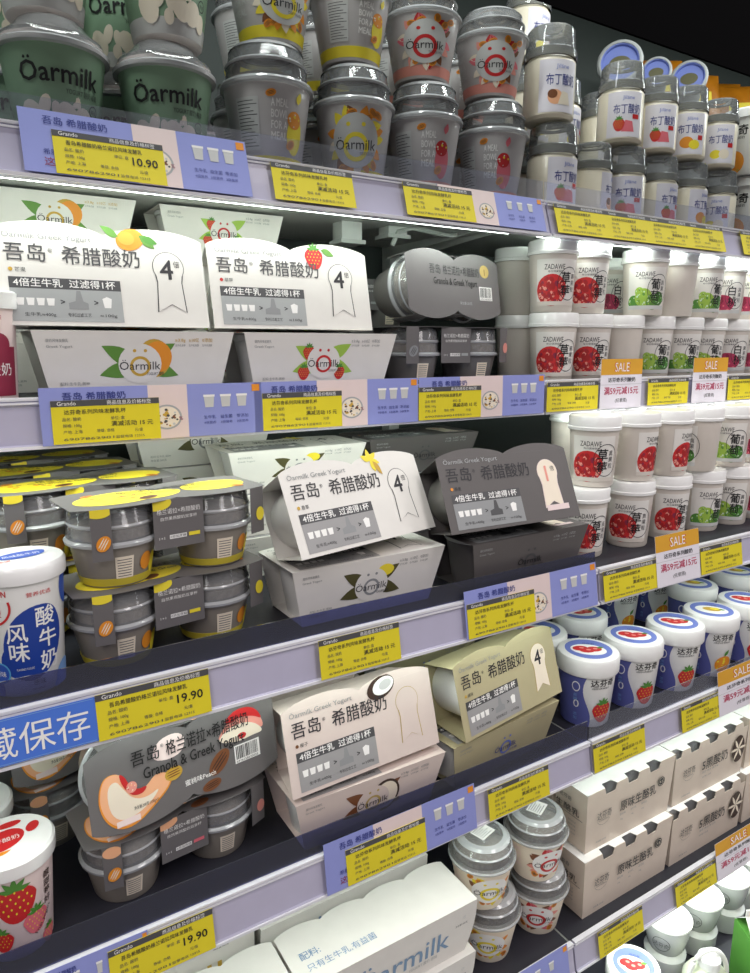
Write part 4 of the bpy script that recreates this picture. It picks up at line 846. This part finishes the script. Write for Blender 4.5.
# dome cups lowest shelf
def rimcup(kind, px, py, lv, l, dr=0):
    zr = S[4] + lv * DHT + .104; p = atz(px, py, zr); o = use(DC[kind], l); put(o, p.x, p.y, S[4] + lv * DHT + .0003, look(p.x, p.y) + R(dr)); return p
p = atz(481, 898, S[4] + DHT + .104); print('domeA', p); p2 = atz(537, 862, S[4] + DHT + .104); print('domeB', p2)
for k, (px, Y, dr) in enumerate(((482, .750, 20), (536, .748, 35))):
    for lv in (0, 1):
        kd = ('whiteyellow', 'whitepink')[k]; pp = px + (0 if lv else (8 if k == 0 else 3))
        x = xof(pp, Y, S[4] + DHT * .74 * lv + .08); o = use(DC[kd], f'dome cup with {("yellow", "pink")[k]} print, {"upper" if lv else "lower"} of the {("pile beside the long white box", "pile beside the tall cartons")[k]}'); put(o, x, Y + (.0 if lv else .004), S[4] + DHT * .74 * lv + .0003, look(x, Y) + R(dr if lv else (0 if k == 0 else 2)), s=(.93, .93, .74))
# cartons with notched tops ----------------------------------------------------
def carton(kind):
    t = thing('notched_yogurt_carton', 'x', 'yogurt carton', 'tall notched four-cup cartons'); L, W, H = .238, .075, .117; h = L / 2; o = MB(); cm = 'cartonboard'
    n = 60; front = [(-h, H - .002)]; pts = []
    for k in range(n + 1):
        u = L * k / n; z = H - .003 + .003 * abs(math.sin(4 * math.pi * k / n)) ** .5
        for c in (.25, .5, .75) if kind == 'plain' else (.02, .25, .5, .75, .98):
            if abs(u - c * L) < .0125: z = H - .013
        pts.append((-h + u, z))
    o.slab([(-h + (.006), .004, 0)] + [(x, 0, z) for x, z in pts] + [(h - .006, .004, 0)], (0, -1, 0), .0008, cm)
    o.slab([(-h, .0008, H - .0005), (h, .0008, H - .0005), (h, W, H - .0005), (-h, W, H - .0005)], (0, 0, 1), .0008, 'card') if 0 else None
    # top with notches cut back from the front edge
    tp = []
    for k in range(n + 1):
        u = L * k / n; y = .0008
        for c in (.25, .5, .75) if kind == 'plain' else (.02, .25, .5, .75, .98):
            if abs(u - c * L) < .0125: y = .012
        tp.append((-h + u, y, H))
    o.slab(tp + [(h, W, H), (-h, W, H)], (0, 0, 1), .0008, 'white')
    o.slab([(-h, W, H), (h, W, H), (h - .006, W - .004, 0), (-h + .006, W - .004, 0)], (0, 1, 0), .0008, cm)
    o.slab([(-h + .006, .004, .0008), (h - .006, .004, .0008), (h - .006, W - .004, .0008), (-h + .006, W - .004, .0008)], (0, 0, -1), .0008, cm)
    for sg in (-1, 1): o.slab([(sg * (h - .001), .001, H - .001), (sg * (h - .001), W - .001, H - .001), (sg * (h - .006), W - .005, .001), (sg * (h - .006), .005, .001)], (sg, 0, 0), .0008, cm)
    a = Art()
    a.text('达芬奇', .030, .074, .020, 'darkgrey', w=.042) ; a.ring(.050, .076, .020, .0006, 'darkgrey', 2, 16, .018, 200, 340); a.text('可以喝的酸奶', .035, .068, .004, 'darkgrey', w=.03)
    if kind == 'plain':
        a.text('原味生酪乳', .098, .070, .0265, 'ink', w=.112, bold=.015); a.ell(.226, .092, .0115, None, 'ink', 2); a.ring(.226, .092, .009, .0008, 'cream', 3); a.text('4.5', .226, .0885, .009, 'cream', 3, 'c')
        for k in range(3): a.text(('蛋白质', '全生牛乳', '零添加')[k], .098 + .033 * k, .058, .006, 'grey', w=.018); a.text('3.8g', .100 + .033 * k, .046, .005, 'grey')
    else:
        a.text('5黑酸奶', .098, .066, .030, 'ink', w=.095, bold=.01); a.text('黑豆 黑米 黑芝麻', .100, .056, .006, 'grey', w=.06); a.text('净含量:4×100克', .100, .044, .005, 'grey')
        pw = [(.205, .035), (.262, .035), (.255, .10), (.232, .115), (.212, .10)]; a.ell(.236, .075, .024, .036, 'darkbrown', 2); 
        for q_ in range(6): a.leaf(.236, .075, .032, .004, q_ * 60, 'cream', 3)
    a.text('净含量 400克', .030, .020, .005, 'grey', w=.03)
    a.scale(.88, .824); o.art_flat(a, (-h, .0, 0), (1, 0, 0), (0, 0, 1), .001)
    a = Art(); a.text('达芬奇', .014, .108, .011, 'darkgrey', w=.028); a.text('生酪乳' if kind == 'plain' else '黑酸奶', .006, .082, .018, 'ink', w=.054, bold=.015); a.rect(.002, .076, .068, .0772, 'ink', 2)
    for k in range(8): a.text('营养成分表', .012 + .024 * (k % 2), .062 - .009 * (k // 2), .005, 'grey', w=.018)
    a.ring(.018, .014, .010, .001, 'grey', 2, ry=.006)
    a.scale(1, .824); o.art_flat(a, (-h + .003, W, 0), (0, -1, 0), (0, 0, 1), .0045)
    o.build('carton', t)
    for k in range(4):
        q = MB(); Mc = Matrix.Translation((-h + L * (k + .5) / 4, W / 2, 0)); q.lathe([(0, .002), (.020, .002), (.0265, H - .012), (.0285, H - .010), (.0285, H - .004), (0, H - .0035)], 'foil', 28, Mc); q.build('cup', t)
    return t
CT = {k: carton(k) for k in ('plain', 'black')}
ch = .1175
for k, (kd, x, l) in enumerate((('plain', .988, 'plain flavour notched carton'), ('black', 1.228, 'black grain notched carton'), ('plain', 1.468, 'plain flavour notched carton farther right'))):
    for lv in (0, 1):
        o = use(CT[kd], l + (', upper' if lv else ', lower') + ' of the pile on the lowest shelf'); put(o, x - (.010 if lv == 0 else 0), .702 + (.012 if lv else 0), S[4] + lv * ch + .0003, R(0))
        o = use(CT['plain' if kd == 'plain' else 'black'], l + (', upper' if lv else ', lower') + ' of the rear pile on the lowest shelf'); put(o, x, .795, S[4] + lv * ch + .0003, 0)

# top shelf, far right: white tubs, lids and orange pouches ---------------------
def tub():
    t = thing('white_yogurt_tub', 'x', 'yogurt tub', 'large white tubs at the right edge'); q = MB(); rb, rt, h = .050, .058, .112
    q.lathe([(0, 0), (rb - .002, 0), (rb, .003), (rt, h)], 'plasticwhite', 48); a = Art(); a.text('达芬奇', -.040, .074, .020, 'black', 2, w=.055, bold=.02); a.text('每日健康风味酸奶', -.040, .066, .0055, 'ink', 2, w=.05)
    a.orb(-.010, .024, .022, 'orange', ['gold', 'lemon'], 14, 2); a.rect(-.075, .030, -.064, .038, 'mint', 1); q.art_cone(a, rb, rt, h); q.build('tub', t)
    q = MB(); q.lathe([(rt - .001, h - .008), (rt + .004, h - .008), (rt + .0045, h + .006), (rt + .001, h + .010), (0, h + .011)], 'lidwhite', 48); q.build('lid', t); return t
TB = tub()
for lv in (0, 1): cup(TB, 752, .89, S[0] + lv * .1235, 'large white tub at the right edge of top shelf, ' + ('upper' if lv else 'lower'), dr=-22)
def lying():
    t = thing('tipped_round_tub', 'x', 'yogurt tub', 'tipped tubs behind the pudding jars'); q = MB(); q.lathe([(0, -.09), (.030, -.09), (.034, -.01)], 'midgrey', 40); q.build('tub', t)
    q = MB(); q.lathe([(.034, -.012), (.041, -.012), (.042, 0), (.039, .002), (.034, .001), (.032, -.004), (0, -.004)], 'periwinkle', 40); q.lathe([(.0425, -.011), (.043, 0), (.0395, .003), (.036, .003), (.036, .0005)], 'midgrey', 40); a = Art(); a.ell(0, 0, .02, .014, 'olive', 1); q.art_flat(a, (0, 0, -.004), (1, 0, 0), (0, 1, 0)); q.build('lid', t); return t
LY = lying()
for px, py, Y, l, s_ in ((620, 62, 1.00, 'tipped grey tub with round lid forward, left of three behind jars', .98), (656, 72, 1.00, 'small tipped tub with round lid forward, middle of three', .7), (689, 78, 1.00, 'tipped tub with red ringed lid forward, right of three', .85)):
    p = aty(px, py, Y); o = use(LY, l); put(o, p.x, p.y, p.z, look(p.x, p.y), R(80), 0, s_)
def pouch():
    q = MB(); N = 14; vs = []; fs = []
    for s_ in (1, -1):
        for i in range(N + 1):
            for j in range(N + 1):
                u, v = i / N, j / N; b = (math.sin(math.pi * u) * math.sin(math.pi * v)) ** .5 * .016 * (1 + .15 * math.sin(17 * u + 9 * v)); vs.append(((u - .5) * .12, s_ * b, v * .11))
    K = (N + 1) ** 2
    for s_ in range(2):
        for i in range(N):
            for j in range(N): a = s_ * K + i * (N + 1) + j; fs.append((a, a + 1, a + N + 2, a + N + 1))
    q.add(vs, fs, 'pouch'); a = Art(); a.rect(.03, .03, .08, .06, 'lemon', 1); q.art_flat(a, (-.055, -.018, 0), (1, 0, 0), (0, 0, 1)); o = q.build('snack_pouch'); tag(o, 'x', 'pouch', 'orange pouches behind the jars'); return o
PO = pouch()
PL_ = ['orange foil pouch nearest the tipped tubs', 'orange foil pouch above the right tipped tub', 'orange foil pouch above the white tub', 'orange foil pouch at the right edge', 'orange foil pouch leaning at the rear left', 'orange foil pouch leaning at the rear right']
for k, (px, py, Y, rz) in enumerate(((658, 88, 1.12, -30), (700, 98, 1.12, -20), (738, 110, 1.12, -35), (772, 118, 1.12, -25), (676, 74, 1.185, -10), (722, 88, 1.185, -28))):
    p_ = aty(px, py, Y); o = use(PO, PL_[k]); put(o, p_.x, Y, S[0] + .315 + (.03 if k > 3 else 0), R(rz), R(-12))
q = MB(); q.box(1.25, 2.1, 1.10, 1.215, S[0] + .001, S[0] + .305, 'darkgrey'); o = q.build('cardboard_tray'); o.location.z = ZC; tag(o, 'dark tray under the orange pouches at the rear of top shelf', 'tray')

# cable and fixture under the top shelf -----------------------------------------
q = MB(); pts = [aty(x, y, 1.0) for x, y in ((392, 246), (398, 232), (412, 228), (450, 236), (490, 228), (504, 222))]; q.tube([p + Vector((0, 0, ZC)) for p in pts], .004, 'cable'); o = q.build('lamp_cable'); tag(o, 'pale cable sagging under the top shelf behind the boxes', 'cable')
for k, (x, y) in enumerate(((398, 228), (352, 233))):
    p = aty(x, y, 1.0); q = MB(); q.box(p.x - .018, p.x + .018, 1.0, 1.03, p.z - .010 + ZC, S[0] - .0175 + ZC, 'deckpaint'); q.box(p.x - .022, p.x + .022, .995, 1.035, p.z - .016 + ZC, p.z - .010 + ZC, 'cable'); o = q.build('lamp_bracket'); tag(o, ['pale clamp holding the sagging cable under top shelf', 'pale clamp left of the cable under the top shelf'][k], 'clamp')

# bottom deck ----------------------------------------------------------------------
SB = -1.29
x, zz_ = 0, SB + .135
p = atz(634, 958, zz_); o = dup(DV['strawberry']); o['label'] = 'white tub with blue ringed strawberry lid at the bottom'; put(o, p.x, p.y, SB + .0003, look(p.x, p.y)); print('tub', p)
def bottle():
    t = thing('squat_milk_bottle', 'x', 'bottle', 'translucent bottles with foil tops'); q = MB()
    q.lathe([(0, 0), (.032, 0), (.036, .004), (.038, .05), (.030, .060), (.034, .068), (.040, .100), (.041, .125), (.040, .128)], 'milkclear', 36); q.lathe([(0, .003), (.033, .004), (.035, .05), (.027, .060), (.031, .068), (.037, .100), (.037, .118), (0, .119)], 'bottlewhite', 36)
    a = Art(); a.ring(0, .028, .016, .0012, 'darkgrey', 2); a.text('达芬奇', 0, .022, .012, 'darkgrey', 2, 'c', w=.028); tmp = MB(); q.art_cone(a, .039, .043, .06, .066) ; q.build('bottle', t)
    q = MB(); q.lathe([(.0405, .1235), (.0435, .124), (.0435, .129), (.041, .1305), (0, .131)], 'lidwhite', 36); a = Art(); a.text('达芬奇', 0, -.004, .010, 'leaf', 2, 'c', w=.028); a.text('鲜牛奶', 0, -.014, .006, 'leaf', 2, 'c'); q.art_flat(a, (0, 0, .131), (1, 0, 0), (0, 1, 0)); q.build('foil_top', t); return t
BT = bottle()
bt = [(668, 915, 'foil topped bottle nearest the white tub'), (700, 893, 'foil topped bottle, second in front row'), (728, 872, 'foil topped bottle, third in front row'), (752, 852, 'foil topped bottle at the right edge, bottom deck')]
for px, py, l in bt:
    p = atz(px, py, SB + .130); o = use(BT, l); put(o, p.x, p.y, SB + .0003, look(p.x, p.y) + R(-10), s=(1.1, 1.1, 1)); print('bt', p)
def jug():
    t = thing('handled_milk_jug', 'milky white jug with arched handle at the bottom right corner', 'jug'); q = MB()
    q.lathe([(0, 0), (.040, 0), (.045, .005), (.046, .06), (.036, .078), (.022, .088), (.018, .096)], 'bottlewhite', 32); q.build('jug_body', t)
    q = MB(); q.lathe([(.018, .094), (.021, .095), (.021, .112), (.019, .114), (0, .114)], 'lidwhite', 28); q.build('cap', t)
    q = MB(); q.tube([(-.040 * math.cos(R(a_)), 0, .066 + .062 * math.sin(R(a_))) for a_ in range(0, 181, 12)], .0048, 'plasticwhite', 10); q.build('handle', t); return t
p = atz(709, 962, SB + .10); put(jug(), p.x, p.y, SB + .0003, R(-25)); print('jug', p)
q = MB(); p = atz(757, 940, SB + .15); q.box(-.035, .035, -.035, .035, 0, .13, 'green'); q.slab([(-.035, -.035, .13), (.035, -.035, .13), (.035, 0, .165), (-.035, 0, .165)], (0, -1, 1), .001, 'white'); q.slab([(-.035, .035, .13), (-.035, 0, .165), (.035, 0, .165), (.035, .035, .13)], (0, 1, 1), .001, 'white'); q.box(-.035, .035, -.0008, .0008, .165, .18, 'white')
o = q.build('milk_carton'); tag(o, 'green and white gabled milk carton at bottom right corner', 'carton'); put(o, p.x + .05, max(p.y, .62), SB + .0003, R(-30))

bpy.data.objects.remove(fo)
# ------------------------------------------------------------------ light
def area(n, loc, rot, sx, sy, e, col):
    l = bpy.data.lights.new(n, 'AREA'); l.shape = 'RECTANGLE'; l.size = sx; l.size_y = sy; l.energy = e; l.color = col
    o = bpy.data.objects.new(n, l); COL.objects.link(o); o.location = loc; o.rotation_euler = [R(a) for a in rot]
LE = [.95, .75, .35, .4, 2.6]
for i in range(5):
    for xa, xb in ((X0, JX), (JX, X1)):
        area('shelf_lamp', ((xa + xb) / 2, FY[i] + .019, S[i] + .005 - .048 + ZC), (12, 0, 0), xb - xa - .06, .012, LE[i] * (xb - xa), (.93, 1, .93))
area('canopy_lamp', (1.2, .76, .70 + ZC), (18, 0, 0), 3, .03, 10, (.95, 1, .97))
for x in (-1.2, 1.2, 3.6):
    area('ceiling_lamp', (x, -1.0, 3.2), (25, 0, 0), .6, 2.0, 34, (1, .94, .93))
w = bpy.data.worlds.new('world'); sc.world = w; w.use_nodes = True; w.node_tree.nodes['Background'].inputs[0].default_value = (.85, .82, .9, 1); w.node_tree.nodes['Background'].inputs[1].default_value = .20
sc.view_settings.view_transform = 'Standard'; sc.view_settings.look = 'None'; sc.view_settings.gamma = 1; sc.view_settings.exposure = 0
sc.cycles.use_denoising = True; sc.cycles.max_bounces = 8; sc.cycles.transparent_max_bounces = 24
